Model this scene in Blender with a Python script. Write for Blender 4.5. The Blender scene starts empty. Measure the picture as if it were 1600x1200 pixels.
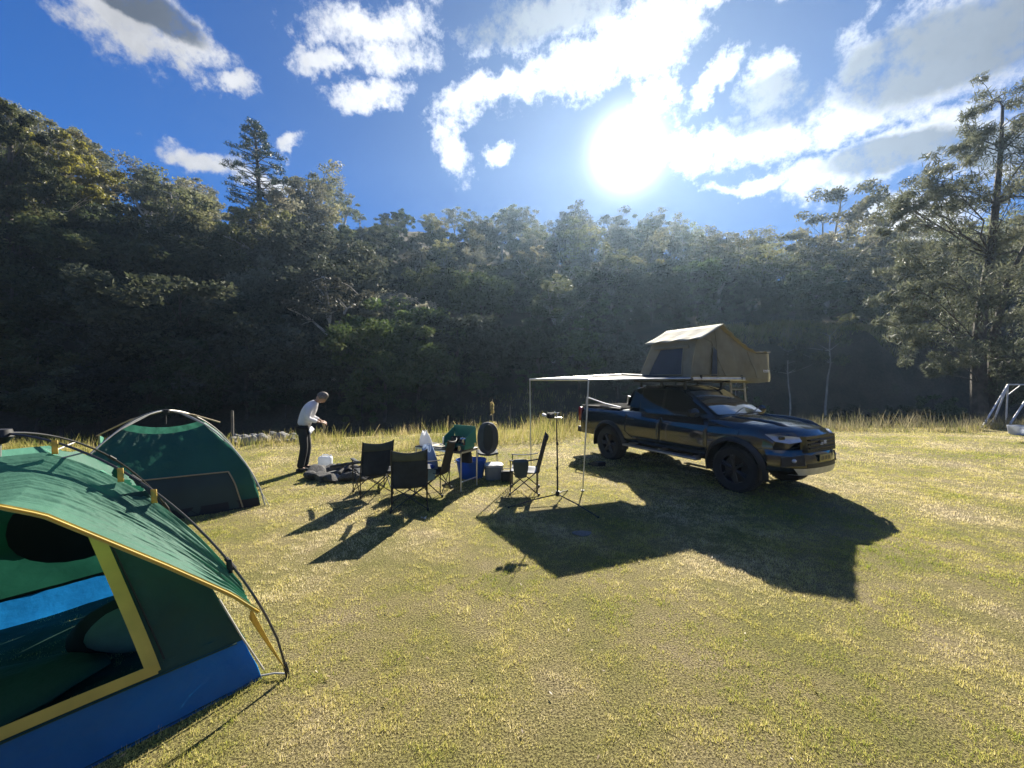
import bpy, bmesh, math, random
import numpy as np
from mathutils import Vector, Matrix
SC = bpy.context.scene
COL = SC.collection
RAD = math.radians
F, HZ, H = 620.0, 592.0, 2.0          # focal length in photo pixels, horizon row, eye height (m)

# ------------------------------------------------------------------ camera
cd = bpy.data.cameras.new('camera'); cam = bpy.data.objects.new('camera', cd); COL.objects.link(cam)
cd.sensor_width = 36; cd.lens = 36 * F / 1600; cd.clip_start = .05; cd.clip_end = 2000
cam.location = (0, 0, H); cam.rotation_euler = (RAD(90) - math.atan(8 / F), 0, 0)
SC.camera = cam
SC.view_settings.view_transform = 'Standard'; SC.view_settings.look = 'None'
EXPO = 1.6
SC.view_settings.exposure = EXPO; SC.view_settings.gamma = 1
SC.cycles.max_bounces = 6; SC.cycles.transparent_max_bounces = 16; SC.cycles.volume_bounces = 0
SC.cycles.diffuse_bounces = 3; SC.cycles.glossy_bounces = 3; SC.cycles.transmission_bounces = 4
SC.cycles.use_denoising = True; SC.cycles.denoiser = 'OPENIMAGEDENOISE'; SC.cycles.denoising_input_passes = 'RGB_ALBEDO_NORMAL'; SC.cycles.denoising_prefilter = 'ACCURATE'
SC.cycles.caustics_reflective = False; SC.cycles.caustics_refractive = False

# ------------------------------------------------------------------ sun + sky
AZ, EL = math.atan(180 / F), RAD(31.0)
SUN = Vector((math.sin(AZ) * math.cos(EL), math.cos(AZ) * math.cos(EL), math.sin(EL)))
sl = bpy.data.lights.new('sun', 'SUN'); sl.energy = 5.0; sl.angle = RAD(.5); sl.color = (1, .93, .80)
so = bpy.data.objects.new('sun', sl); COL.objects.link(so); so.location = SUN * 60
so.rotation_euler = SUN.to_track_quat('Z', 'Y').to_euler()

world = bpy.data.worlds.new('World'); SC.world = world; world.use_nodes = True
nt = world.node_tree; nt.nodes.clear()
class V:                                # tiny node-expression helper
    def __init__(s, sock): s.s = sock
    @staticmethod
    def m(op, *a, clamp=False):
        n = nt.nodes.new('ShaderNodeMath'); n.operation = op; n.use_clamp = clamp
        for i, x in enumerate(a):
            if isinstance(x, V): nt.links.new(x.s, n.inputs[i])
            else: n.inputs[i].default_value = x
        return V(n.outputs[0])
    def __add__(s, o): return V.m('ADD', s, o)
    def __radd__(s, o): return V.m('ADD', s, o)
    def __sub__(s, o): return V.m('SUBTRACT', s, o)
    def __rsub__(s, o): return V.m('SUBTRACT', o, s)
    def __mul__(s, o): return V.m('MULTIPLY', s, o)
    def __rmul__(s, o): return V.m('MULTIPLY', s, o)
    def __truediv__(s, o): return V.m('DIVIDE', s, o)
    def sstep(s, a, b):
        n = nt.nodes.new('ShaderNodeMapRange'); n.interpolation_type = 'SMOOTHSTEP'
        nt.links.new(s.s, n.inputs[0]); n.inputs[1].default_value = a; n.inputs[2].default_value = b
        return V(n.outputs[0])
tc = nt.nodes.new('ShaderNodeTexCoord')
sp = nt.nodes.new('ShaderNodeSeparateXYZ'); nt.links.new(tc.outputs['Generated'], sp.inputs[0])
dx, dy, dz = (V(sp.outputs[i]) for i in range(3))
yy = V.m('MAXIMUM', V.m('ABSOLUTE', dy), .06)
def noise(scale, detail, rough, off=(0, 0, 0), stretch=(1, 1, 1)):
    mp = nt.nodes.new('ShaderNodeMapping'); mp.inputs['Location'].default_value = off; mp.inputs['Scale'].default_value = stretch
    nt.links.new(tc.outputs['Generated'], mp.inputs[0])
    n = nt.nodes.new('ShaderNodeTexNoise'); n.inputs['Scale'].default_value = scale
    n.inputs['Detail'].default_value = detail; n.inputs['Roughness'].default_value = rough
    nt.links.new(mp.outputs[0], n.inputs['Vector']); return V(n.outputs['Fac'])
w1 = noise(5, 6, .62) - .5; w2 = noise(5, 6, .62, (7, 3, 1)) - .5
U0 = dx / yy; V0 = dz / yy
U = U0 + w1 * .30; W = V0 + w2 * .30
def field(blobs, UU, WW):
    f = None
    for (cx, cy, rx, ry, ang) in blobs:
        cu, cv = (cx - 800) / F, (HZ - cy) / F
        c, s_ = math.cos(RAD(ang)), math.sin(RAD(ang))
        a = UU - cu; b = WW - cv
        e1 = (a * (c * F / rx)) + (b * (s_ * F / rx)); e2 = (b * (c * F / ry)) - (a * (s_ * F / ry))
        v = 1.0 - V.m('SQRT', e1 * e1 + e2 * e2)
        f = v if f is None else V.m('MAXIMUM', f, v)
    return f
CLOUDS = [(215, 30, 150, 50, -32), (300, 85, 75, 34, -32), (366, 138, 52, 24, 0), (575, 35, 130, 48, 4), (600, 85, 90, 42, 0),
          (585, 148, 70, 30, 0), (510, 95, 45, 30, 0), (706, 235, 34, 60, 6), (770, 150, 105, 40, 28), (890, 110, 130, 62, 26),
          (1000, 50, 140, 70, 30), (1140, -5, 130, 38, 5), (850, 30, 150, 60, 12), (784, 243, 34, 22, 0), (1075, 240, 70, 48, 25), (1200, 205, 150, 50, 15),
          (1330, 170, 160, 62, 14), (1480, 125, 220, 80, 14), (1530, 50, 250, 110, 14), (1350, 80, 80, 50, 35), (1100, 135, 75, 24, 38), (1190, 140, 60, 50, 35),
          (1175, 288, 90, 22, 14), (1290, 275, 130, 52, 12), (1430, 235, 170, 52, 17), (1560, 230, 160, 60, 10), (1450, 350, 130, 50, 10), (470, 232, 32, 17, 20),
          (335, 258, 100, 26, -22), (430, 292, 70, 16, 0), (1010, 140, 40, 60, 0), (1700, 60, 200, 120, 0), (-260, 60, 200, 60, -20)]
GREY = [(840, 22, 150, 52, 14), (1200, 160, 95, 42, 18), (1500, 75, 250, 88, 15), (1400, 245, 150, 34, 10), (1550, 235, 110, 36, 8), (230, 20, 120, 22, -34), (1700, 60, 160, 90, 0)]
fine = noise(26, 5, .65, (2, 5, 9)) - .5
fine2 = noise(70, 4, .7, (1, 8, 3)) - .5
dens = (field(CLOUDS, U, W) + fine * 1.5 + fine2 * .7 + w1 * .3).sstep(-.02, .74)
fg = (field(GREY, U0 + w1 * .16, V0 + w2 * .16) + fine * .35).sstep(-.06, .34)
back = (noise(2.6, 7, .6, (4, 4, 4), (1, 1, 2)) + 0.0).sstep(.54, .70)          # unseen clouds behind the viewer, added to brighten reflections
isb = (0.0 - dy).sstep(-.02, .12)
dens = V.m('MAXIMUM', dens * (1.0 - isb), back * isb)
up = dz.sstep(.0, .06); dens = dens * up
dots = dx * SUN.x + dy * SUN.y + dz * (SUN.z)
GS = Vector((math.sin(AZ) * math.cos(RAD(28.6)), math.cos(AZ) * math.cos(RAD(28.6)), math.sin(RAD(28.6))))
dots = dx * GS.x + dy * GS.y + dz * GS.z
ang = V.m('ARCCOSINE', V.m('MINIMUM', dots, .99999)) * (180 / math.pi)
core = V.m('POWER', 2.718, 0.0 - (ang * ang) / 9.5)
halo = V.m('POWER', 2.718, 0.0 - ang / 5.5)
halo2 = V.m('POWER', 2.718, 0.0 - ang / 22.0)
sky = nt.nodes.new('ShaderNodeTexSky'); sky.sky_type = 'NISHITA'; sky.sun_disc = False
sky.sun_elevation = EL; sky.sun_rotation = AZ; sky.air_density = 1.0; sky.dust_density = 0.0; sky.ozone_density = 2.5
def scale_col(colsock, v):
    n = nt.nodes.new('ShaderNodeVectorMath'); n.operation = 'SCALE'
    if isinstance(colsock, tuple): n.inputs[0].default_value = colsock
    else: nt.links.new(colsock, n.inputs[0])
    if isinstance(v, V): nt.links.new(v.s, n.inputs['Scale'])
    else: n.inputs['Scale'].default_value = v
    return n.outputs[0]
def add_col(a, b):
    n = nt.nodes.new('ShaderNodeVectorMath'); n.operation = 'ADD'; nt.links.new(a, n.inputs[0]); nt.links.new(b, n.inputs[1]); return n.outputs[0]
def mix_col(f, a, b):
    n = nt.nodes.new('ShaderNodeMix'); n.data_type = 'RGBA'
    nt.links.new(f.s, n.inputs[0])
    for i, x in ((6, a), (7, b)):
        if isinstance(x, tuple): n.inputs[i].default_value = (*x, 1)
        else: nt.links.new(x, n.inputs[i])
    return n.outputs[2]
SKY_S = .055
tint = nt.nodes.new('ShaderNodeVectorMath'); tint.operation = 'MULTIPLY'; tint.inputs[1].default_value = (.045, .37, .82)
nt.links.new(sky.outputs[0], tint.inputs[0])
K = 2 ** -EXPO / SKY_S
cloud = mix_col(fg, (.98 * K, .99 * K, 1.02 * K), (.14 * K, .17 * K, .23 * K))
lump = noise(12, 6, .6, (5, 1, 2)).sstep(.35, .7)
cloud = scale_col(cloud, 1.0 - lump * .28 * dens)
near = add_col(cloud, scale_col((K, K, K), halo2 * .45 + halo * 1.2))
cgl = scale_col(near, 1.0 - (dx * -.35 + .12) * (ang.sstep(25, 60)) )
sk = scale_col(tint.outputs[0], .42 + .58 * ang.sstep(0, 75))
c = mix_col(dens * .97, sk, cgl)
c = add_col(c, scale_col((1.0 * K, .98 * K, .94 * K), core * 3.5 + halo * .30))
c = add_col(c, scale_col((.55 * K, .75 * K, 1.0 * K), halo2 * .07))
bg = nt.nodes.new('ShaderNodeBackground'); bg.inputs['Strength'].default_value = SKY_S
nt.links.new(c, bg.inputs['Color'])
wo = nt.nodes.new('ShaderNodeOutputWorld'); nt.links.new(bg.outputs[0], wo.inputs['Surface'])

# ------------------------------------------------------------------ helpers
def Gp(px, py, z=0.0):
    d = F * (H - z) / (py - HZ); return Vector(((px - 800) / F * d, d, z))
def Wp(px, py, d):
    return Vector(((px - 800) / F * d, d, H - (py - HZ) / F * d))

MATS = {}
def mat(name, col, rough=.6, metal=0., noise_amt=.15, nscale=8., bump=0., bscale=60., trans=0., spec=.5, coat=0., col2=None, alpha=1., sheen=0.):
    if name in MATS: return MATS[name]
    m = bpy.data.materials.new(name); m.use_nodes = True; t = m.node_tree; t.nodes.clear()
    out = t.nodes.new('ShaderNodeOutputMaterial'); p = t.nodes.new('ShaderNodeBsdfPrincipled')
    tcn = t.nodes.new('ShaderNodeTexCoord'); n = t.nodes.new('ShaderNodeTexNoise')
    n.inputs['Scale'].default_value = nscale; n.inputs['Detail'].default_value = 6
    t.links.new(tcn.outputs['Object'], n.inputs['Vector'])
    r = t.nodes.new('ShaderNodeValToRGB'); r.color_ramp.elements[0].position = .3; r.color_ramp.elements[1].position = .7
    c2 = col2 if col2 else tuple(min(1, x * (1 + noise_amt)) for x in col)
    c1 = tuple(x * (1 - noise_amt) for x in col) if not col2 else col
    r.color_ramp.elements[0].color = (*c1, 1); r.color_ramp.elements[1].color = (*c2, 1)
    t.links.new(n.outputs['Fac'], r.inputs[0]); t.links.new(r.outputs[0], p.inputs['Base Color'])
    p.inputs['Roughness'].default_value = rough; p.inputs['Metallic'].default_value = metal
    p.inputs['Specular IOR Level'].default_value = spec; p.inputs['Coat Weight'].default_value = coat; p.inputs['Coat Roughness'].default_value = .04
    if bump:
        b = t.nodes.new('ShaderNodeBump'); b.inputs['Distance'].default_value = bump; n2 = t.nodes.new('ShaderNodeTexNoise')
        n2.inputs['Scale'].default_value = bscale; n2.inputs['Detail'].default_value = 4; t.links.new(tcn.outputs['Object'], n2.inputs['Vector'])
        t.links.new(n2.outputs['Fac'], b.inputs['Height']); t.links.new(b.outputs[0], p.inputs['Normal'])
    last = p.outputs[0]
    if trans:
        tr = t.nodes.new('ShaderNodeBsdfTranslucent'); t.links.new(r.outputs[0], tr.inputs['Color'])
        if bump: t.links.new(b.outputs[0], tr.inputs['Normal'])
        mx = t.nodes.new('ShaderNodeMixShader'); mx.inputs[0].default_value = trans
        t.links.new(last, mx.inputs[1]); t.links.new(tr.outputs[0], mx.inputs[2]); last = mx.outputs[0]
    if alpha < 1:
        ta = t.nodes.new('ShaderNodeBsdfTransparent'); mx = t.nodes.new('ShaderNodeMixShader'); mx.inputs[0].default_value = alpha
        t.links.new(ta.outputs[0], mx.inputs[1]); t.links.new(last, mx.inputs[2]); last = mx.outputs[0]
    t.links.new(last, out.inputs['Surface']); MATS[name] = m; return m

def leafmat(name, ca, cb, trans=.42, rough=.5, spec=.35, wscale=.25, cc=None, vary=True):
    """foliage: two colours mixed by a per-leaf attribute and a world-space patchiness, diffuse + translucent"""
    m = bpy.data.materials.new(name); m.use_nodes = True; t = m.node_tree; t.nodes.clear()
    out = t.nodes.new('ShaderNodeOutputMaterial'); p = t.nodes.new('ShaderNodeBsdfPrincipled')
    at = t.nodes.new('ShaderNodeAttribute'); at.attribute_name = 'rnd'
    ge = t.nodes.new('ShaderNodeNewGeometry'); n = t.nodes.new('ShaderNodeTexNoise'); n.inputs['Scale'].default_value = wscale; n.inputs['Detail'].default_value = 5
    t.links.new(ge.outputs['Position'], n.inputs['Vector'])
    mr = t.nodes.new('ShaderNodeMapRange'); mr.inputs[1].default_value = .35; mr.inputs[2].default_value = .65; t.links.new(n.outputs['Fac'], mr.inputs[0])
    ad = t.nodes.new('ShaderNodeMath'); ad.operation = 'MULTIPLY_ADD'; ad.inputs[1].default_value = .5; ad.use_clamp = True
    t.links.new(mr.outputs[0], ad.inputs[0])
    hf = t.nodes.new('ShaderNodeMath'); hf.operation = 'MULTIPLY'; hf.inputs[1].default_value = .5; t.links.new(at.outputs['Fac'], hf.inputs[0]); t.links.new(hf.outputs[0], ad.inputs[2])
    r = t.nodes.new('ShaderNodeValToRGB'); e = r.color_ramp.elements
    e[0].position = .15; e[1].position = .85; e[0].color = (*ca, 1); e[1].color = (*cb, 1)
    if cc: k = e.new(.5); k.color = (*cc, 1)
    t.links.new(ad.outputs[0], r.inputs[0])
    oi = t.nodes.new('ShaderNodeObjectInfo'); hs = t.nodes.new('ShaderNodeHueSaturation')
    def rmap(a_, b_, mul):
        q = t.nodes.new('ShaderNodeMath'); q.operation = 'MULTIPLY'; q.inputs[1].default_value = mul; t.links.new(oi.outputs['Random'], q.inputs[0])
        f_ = t.nodes.new('ShaderNodeMath'); f_.operation = 'FRACT'; t.links.new(q.outputs[0], f_.inputs[0])
        z = t.nodes.new('ShaderNodeMapRange'); z.inputs[3].default_value = a_; z.inputs[4].default_value = b_; t.links.new(f_.outputs[0], z.inputs[0]); return z.outputs[0]
    if vary:
        t.links.new(rmap(.475, .525, 7.3), hs.inputs['Hue']); t.links.new(rmap(.55, 1.25, 3.1), hs.inputs['Saturation']); t.links.new(rmap(.45, 1.9, 1.), hs.inputs['Value'])
    t.links.new(r.outputs[0], hs.inputs['Color']); r = hs
    t.links.new(r.outputs[0], p.inputs['Base Color'])
    p.inputs['Roughness'].default_value = rough; p.inputs['Specular IOR Level'].default_value = spec
    tr = t.nodes.new('ShaderNodeBsdfTranslucent'); t.links.new(r.outputs[0], tr.inputs['Color'])
    mx = t.nodes.new('ShaderNodeMixShader'); mx.inputs[0].default_value = trans
    t.links.new(p.outputs[0], mx.inputs[1]); t.links.new(tr.outputs[0], mx.inputs[2]); t.links.new(mx.outputs[0], out.inputs['Surface'])
    MATS[name] = m; return m

class MB:
    def __init__(s): s.v = []; s.f = []; s.m = []
    def add(s, vs, fs, mi=0):
        k = len(s.v); s.v += [tuple(v) for v in vs]; s.f += [tuple(i + k for i in f) for f in fs]; s.m += [mi] * len(fs); return s
    def box(s, c, size, rot=None, mi=0, bev=0.):
        c = Vector(c); hx, hy, hz = (x / 2 for x in size); R = rot if rot is not None else Matrix.Identity(3)
        if bev <= 0:
            P = [Vector((x * hx, y * hy, z * hz)) for x in (-1, 1) for y in (-1, 1) for z in (-1, 1)]
            return s.add([c + R @ p for p in P], [(0, 1, 3, 2), (4, 6, 7, 5), (0, 4, 5, 1), (2, 3, 7, 6), (0, 2, 6, 4), (1, 5, 7, 3)], mi)
        bm = bmesh.new(); bmesh.ops.create_cube(bm, size=1)
        for v in bm.verts: v.co = Vector((v.co.x * hx * 2, v.co.y * hy * 2, v.co.z * hz * 2))
        bmesh.ops.bevel(bm, geom=bm.edges[:], offset=bev, segments=2, affect='EDGES', profile=.5)
        bm.verts.index_update(); r = s.add([c + R @ v.co for v in bm.verts], [[v.index for v in f.verts] for f in bm.faces], mi); bm.free(); return r
    def tube(s, pts, r, n=8, mi=0, cap=True):
        pts = [Vector(p) for p in pts]; rs = r if isinstance(r, (list, tuple)) else [r] * len(pts)
        vs = []; fs = []; up = Vector((0, 0, 1)); prev = None
        for i, p in enumerate(pts):
            d = (pts[min(i + 1, len(pts) - 1)] - pts[max(i - 1, 0)]).normalized()
            a = prev if prev is not None else (d.cross(up) if abs(d.z) < .95 else d.cross(Vector((1, 0, 0))))
            a = (a - d * a.dot(d)); a.normalize(); prev = a; b = d.cross(a)
            for k in range(n):
                t = 2 * math.pi * k / n; vs.append(p + (a * math.cos(t) + b * math.sin(t)) * rs[i])
        for i in range(len(pts) - 1):
            for k in range(n): fs.append((i * n + k, i * n + (k + 1) % n, (i + 1) * n + (k + 1) % n, (i + 1) * n + k))
        if cap: fs.append(tuple(range(n - 1, -1, -1))); fs.append(tuple((len(pts) - 1) * n + k for k in range(n)))
        return s.add(vs, fs, mi)
    def lathe(s, prof, c=(0, 0, 0), axis='z', n=24, mi=0, cap=True):
        vs = []; fs = []; c = Vector(c)
        for (r, h) in prof:
            for k in range(n):
                t = 2 * math.pi * k / n; x, y = r * math.cos(t), r * math.sin(t)
                vs.append(c + (Vector((x, y, h)) if axis == 'z' else Vector((x, h, y))))
        m = len(prof)
        for i in range(m - 1):
            for k in range(n): fs.append((i * n + k, i * n + (k + 1) % n, (i + 1) * n + (k + 1) % n, (i + 1) * n + k))
        if cap: fs.append(tuple(range(n - 1, -1, -1))); fs.append(tuple((m - 1) * n + k for k in range(n)))
        return s.add(vs, fs, mi)
    def grid(s, fn, nu, nv, mi=0, closed=False):
        vs = [fn(i / nu, j / nv) for i in range(nu + 1) for j in range(nv + 1)]
        fs = [(i * (nv + 1) + j, (i + 1) * (nv + 1) + j, (i + 1) * (nv + 1) + j + 1, i * (nv + 1) + j + 1) for i in range(nu) for j in range(nv)]
        return s.add(vs, fs, mi)
    def prism(s, poly, fn0, fn1, mi=0):
        """poly 2D list; fn0/fn1 map (a,b)->3D for the two caps"""
        n = len(poly); vs = [fn0(*p) for p in poly] + [fn1(*p) for p in poly]
        fs = [tuple(range(n - 1, -1, -1)), tuple(range(n, 2 * n))] + [(i, (i + 1) % n, n + (i + 1) % n, n + i) for i in range(n)]
        return s.add(vs, fs, mi)
    def ell(s, c, r, seg=14, rings=9, mi=0, jit=0., rng=None, rot=None):
        c = Vector(c); vs = []; fs = []
        for i in range(rings + 1):
            ph = math.pi * i / rings
            for k in range(seg):
                t = 2 * math.pi * k / seg; p = Vector((math.sin(ph) * math.cos(t) * r[0], math.sin(ph) * math.sin(t) * r[1], math.cos(ph) * r[2]))
                if jit and rng: p *= 1 + rng.uniform(-jit, jit) * (0 if i in (0, rings) else 1)
                vs.append(c + (rot @ p if rot is not None else p))
        for i in range(rings):
            for k in range(seg): fs.append((i * seg + k, (i + 1) * seg + k, (i + 1) * seg + (k + 1) % seg, i * seg + (k + 1) % seg))
        return s.add(vs, fs, mi)
    def build(s, name, mats, parent=None, smooth=True, ang=35, solid=0., weld=True, sub=0):
        me = bpy.data.meshes.new(name); me.from_pydata(s.v, [], s.f)
        mats = mats if isinstance(mats, (list, tuple)) else [mats]
        for m in mats: me.materials.append(m)
        if len(mats) > 1: me.polygons.foreach_set('material_index', s.m)
        bm = bmesh.new(); bm.from_mesh(me)
        if weld: bmesh.ops.remove_doubles(bm, verts=bm.verts, dist=1e-5)
        if solid == 0: bmesh.ops.recalc_face_normals(bm, faces=bm.faces)
        bm.to_mesh(me); bm.free()
        if smooth:
            me.polygons.foreach_set('use_smooth', [True] * len(me.polygons)); me.set_sharp_from_angle(angle=RAD(ang))
        o = bpy.data.objects.new(name, me); COL.objects.link(o)
        if sub: md = o.modifiers.new('sub', 'SUBSURF'); md.levels = md.render_levels = sub
        if solid: md = o.modifiers.new('solid', 'SOLIDIFY'); md.thickness = solid; md.offset = 0
        if parent is not None: o.parent = parent
        return o

def thing(name, label, cat, loc=(0, 0, 0), rz=0., group=None, rot=None):
    o = bpy.data.objects.new(name, None); COL.objects.link(o); o.location = loc
    o.rotation_euler = rot if rot is not None else (0, 0, rz); o.empty_display_size = .2
    return tag(o, label, cat, group)
def tag(o, label, cat, group=None, kind=None):
    if label: o['label'] = label
    if cat: o['category'] = cat
    if group: o['group'] = group
    if kind: o['kind'] = kind
    return o
def struct(o, label=None): o['kind'] = 'structure'; o['label'] = label or o.name.replace('_', ' '); return o
def dup(root, loc, rz, sc=1., label=None, group=None):
    r = root.copy(); COL.objects.link(r); r.location = loc; r.rotation_euler = (0, 0, rz); r.scale = (sc, sc, sc) if not isinstance(sc, tuple) else sc
    if label: r['label'] = label
    if group: r['group'] = group
    for ch in root.children:
        c_ = ch.copy(); COL.objects.link(c_); c_.parent = r
        for g in ch.children: d = g.copy(); COL.objects.link(d); d.parent = c_
    return r
def fastmesh(name, verts, nper, material, rnd=None, parent=None):
    """verts (N*nper,3) loose polygons of nper corners each"""
    nv = len(verts); nf = nv // nper; me = bpy.data.meshes.new(name)
    me.vertices.add(nv); me.vertices.foreach_set('co', np.ascontiguousarray(verts, dtype=np.float32).ravel())
    me.loops.add(nv); me.loops.foreach_set('vertex_index', np.arange(nv, dtype=np.int32))
    me.polygons.add(nf); me.polygons.foreach_set('loop_start', np.arange(0, nv, nper, dtype=np.int32))
    me.update(calc_edges=True)
    if rnd is not None:
        a = me.attributes.new('rnd', 'FLOAT', 'POINT'); a.data.foreach_set('value', np.repeat(rnd, nper).astype(np.float32))
    me.materials.append(material)
    o = bpy.data.objects.new(name, me); COL.objects.link(o)
    if parent is not None: o.parent = parent
    return o
# ------------------------------------------------------------------ terrain
def interp(x, xs, ys): return float(np.interp(x, xs, ys))
SKX = [-400, 0, 100, 200, 330, 480, 600, 700, 820, 900, 1020, 1130, 1200, 1400, 1700, 2200]
SKY_R = [.80, .71, .62, .545, .46, .465, .50, .455, .43, .375, .385, .335, .31, .32, .36, .36]
def edge_y(x): return np.interp(x, [-30, -12, -8, -4, 0, 6, 15, 30], [11.0, 11.5, 12.6, 14.0, 15.6, 16.5, 16.2, 16.5])
def smooth01(t): t = np.clip(t, 0, 1); return t * t * (3 - 2 * t)
def vnoise(x, y, s, seed=0):
    x = np.asarray(x) * s + seed * 17.3; y = np.asarray(y) * s + seed * 9.1
    return (np.sin(x * 1.3 + 1.7 * np.sin(y * .9)) + np.sin(y * 1.7 + 1.3 * np.sin(x * 1.1 + 2)) + .5 * np.sin(x * 3.1 + y * 2.3)) / 2.5
def lat(x, y, s, seed=0):
    x = np.asarray(x) * s; y = np.asarray(y) * s; xi = np.floor(x).astype(np.int64); yi = np.floor(y).astype(np.int64); fx = x - xi; fy = y - yi
    fx = fx * fx * (3 - 2 * fx); fy = fy * fy * (3 - 2 * fy)
    def h(a, b):
        k = (a * 374761393 + b * 668265263 + seed * 974711) & 0xffffffff; k = ((k ^ (k >> 13)) * 1274126177) & 0xffffffff; return ((k ^ (k >> 16)) & 0xffff) / 65535.
    return (h(xi, yi) * (1 - fx) + h(xi + 1, yi) * fx) * (1 - fy) + (h(xi, yi + 1) * (1 - fx) + h(xi + 1, yi + 1) * fx) * fy
def ridge_y(px): return np.interp(px, [-400, 0, 300, 800, 1200, 2200], [58, 62, 70, 84, 88, 88])
def terrain_z(x, y):
    x = np.asarray(x, float); y = np.asarray(y, float)
    z = .02 * vnoise(x, y, .35) * smooth01((y - 3) / 6)
    drop = smooth01((y - edge_y(x)) / 4.5)
    z = z - drop * (1.75 + .25 * vnoise(x, y, .2, 3))
    yc = np.maximum(y, 5.); px = 800 + F * np.clip(x / yc, -2.4, 2.6)
    r = np.interp(px, SKX, SKY_R); yr = ridge_y(px)
    zr = 2 + r * yr - np.interp(px, [300, 600, 900, 1300], [10.0, 8.5, 8.5, 10.0])
    t = (yc - 25.5) / (yr - 25.5)
    hill = (zr + 1.7) * np.clip(t, 0, 1) ** .9 - np.clip(t - 1, 0, 3) * 8
    cl = smooth01((px - 900) / 200)                                   # river cutting on the right: steep bank
    cliff = 8.0 * smooth01((yc - 31 - .7 * vnoise(x, y, .5, 5)) / 3.2) + np.clip((yc - 34) / (yr - 34), 0, 1) * (zr - 6.4) - np.clip(t - 1, 0, 3) * 8
    hill = hill * (1 - cl) + cl * np.where(yc > 29, cliff, 0)
    z = z + 26 * smooth01((-y - 28) / 60) + 22 * smooth01((np.abs(x) - 60 - np.maximum(y, 0) * 1.6) / 60) * (y < 25)  # unseen rise behind the viewer, added to darken reflections and ambient light
    z = z + np.where(t > -.2, np.maximum(hill, 0), 0) + np.clip((t + .1) * 4, 0, 1) * .5 * vnoise(x, y, .25, 7)
    return z
m = bpy.data.materials.new('terrain'); m.use_nodes = True; t = m.node_tree; P = t.nodes['Principled BSDF']
def tn(t, kind, **kw):
    n = t.nodes.new(kind)
    for k, v in kw.items():
        if k.startswith('i_'): n.inputs[k[2:].replace('_', ' ')].default_value = v
        else: setattr(n, k, v)
    return n
def ground_mat(name, ramp, scale, ramp2, scale2, bump=.02):
    m = bpy.data.materials.new(name); m.use_nodes = True; t = m.node_tree; P = t.nodes['Principled BSDF']
    ge = tn(t, 'ShaderNodeNewGeometry')
    a = tn(t, 'ShaderNodeTexNoise', i_Scale=scale, i_Detail=8, i_Roughness=.62); b = tn(t, 'ShaderNodeTexNoise', i_Scale=scale2, i_Detail=6, i_Roughness=.7)
    ra = tn(t, 'ShaderNodeValToRGB'); rb = tn(t, 'ShaderNodeValToRGB')
    for r, data in ((ra, ramp), (rb, ramp2)):
        while len(r.color_ramp.elements) < len(data): r.color_ramp.elements.new(.5)
        for e, (p, c_) in zip(r.color_ramp.elements, data): e.position = p; e.color = (*c_, 1)
    for n in (a, b): t.links.new(ge.outputs['Position'], n.inputs['Vector'])
    t.links.new(a.outputs['Fac'], ra.inputs[0]); t.links.new(b.outputs['Fac'], rb.inputs[0])
    mx = tn(t, 'ShaderNodeMix', data_type='RGBA', blend_type='MULTIPLY'); mx.inputs[0].default_value = 1
    t.links.new(ra.outputs[0], mx.inputs[6]); t.links.new(rb.outputs[0], mx.inputs[7]); t.links.new(mx.outputs[2], P.inputs['Base Color'])
    P.inputs['Roughness'].default_value = .95; P.inputs['Specular IOR Level'].default_value = .15
    bp = tn(t, 'ShaderNodeBump', i_Distance=bump); t.links.new(b.outputs['Fac'], bp.inputs['Height']); t.links.new(bp.outputs[0], P.inputs['Normal'])
    MATS[name] = m; return m
bpy.data.materials.remove(m)
M_field = ground_mat('field_soil', [(.38, (.27, .25, .08)), (.52, (.34, .29, .12)), (.66, (.38, .31, .17))], 1.1, [(.42, (.16, .15, .13)), (.6, (1, 1, 1))], 75, .02)
M_hill = ground_mat('forest_floor', [(.35, (.05, .05, .035)), (.6, (.12, .10, .065)), (.75, (.09, .11, .05))], .25, [(.3, (.6, .6, .6)), (.65, (1, 1, 1))], 6, .15)
def terrain(name, X, Y, m_, label):
    gx, gy = np.meshgrid(X, Y, indexing='ij'); gz = terrain_z(gx, gy); nx, ny = gx.shape
    me = bpy.data.meshes.new(name); vs = np.stack([gx, gy, gz], -1).reshape(-1, 3)
    i, j = np.meshgrid(np.arange(nx - 1), np.arange(ny - 1), indexing='ij'); a = (i * ny + j).ravel()
    fs = np.stack([a, a + ny, a + ny + 1, a + 1], 1)
    me.from_pydata(vs.tolist(), [], fs.tolist()); me.materials.append(m_); me.polygons.foreach_set('use_smooth', [True] * len(me.polygons))
    o = bpy.data.objects.new(name, me); COL.objects.link(o); return struct(o, label)
YF = np.concatenate([[-400, -150, -60, -30, -15, -8], np.arange(-5, 13, .5)])
XF = np.concatenate([[-500, -250, -130, -90, -60, -45], np.arange(-38, 40, 1.), [45, 60, 90, 130, 250, 500]])
# one ground sheet: field, creek bank, hillside out to the horizon
YA = np.concatenate([YF, np.arange(13, 40, .55), np.arange(40, 110, 2.), [115, 130, 160, 220, 320, 500, 900]])
gx = terrain('ground', XF, YA, M_field, 'dry grassy camp field running down to a creek and up the wooded hill')
gx.data.materials.append(M_hill)
mi = [1 if (lambda c_: c_.y > edge_y(c_.x) + 1.2 or c_.z < -.55 or c_.z > 1.0)(p.center) else 0 for p in gx.data.polygons]
gx.data.polygons.foreach_set('material_index', mi)

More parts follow.
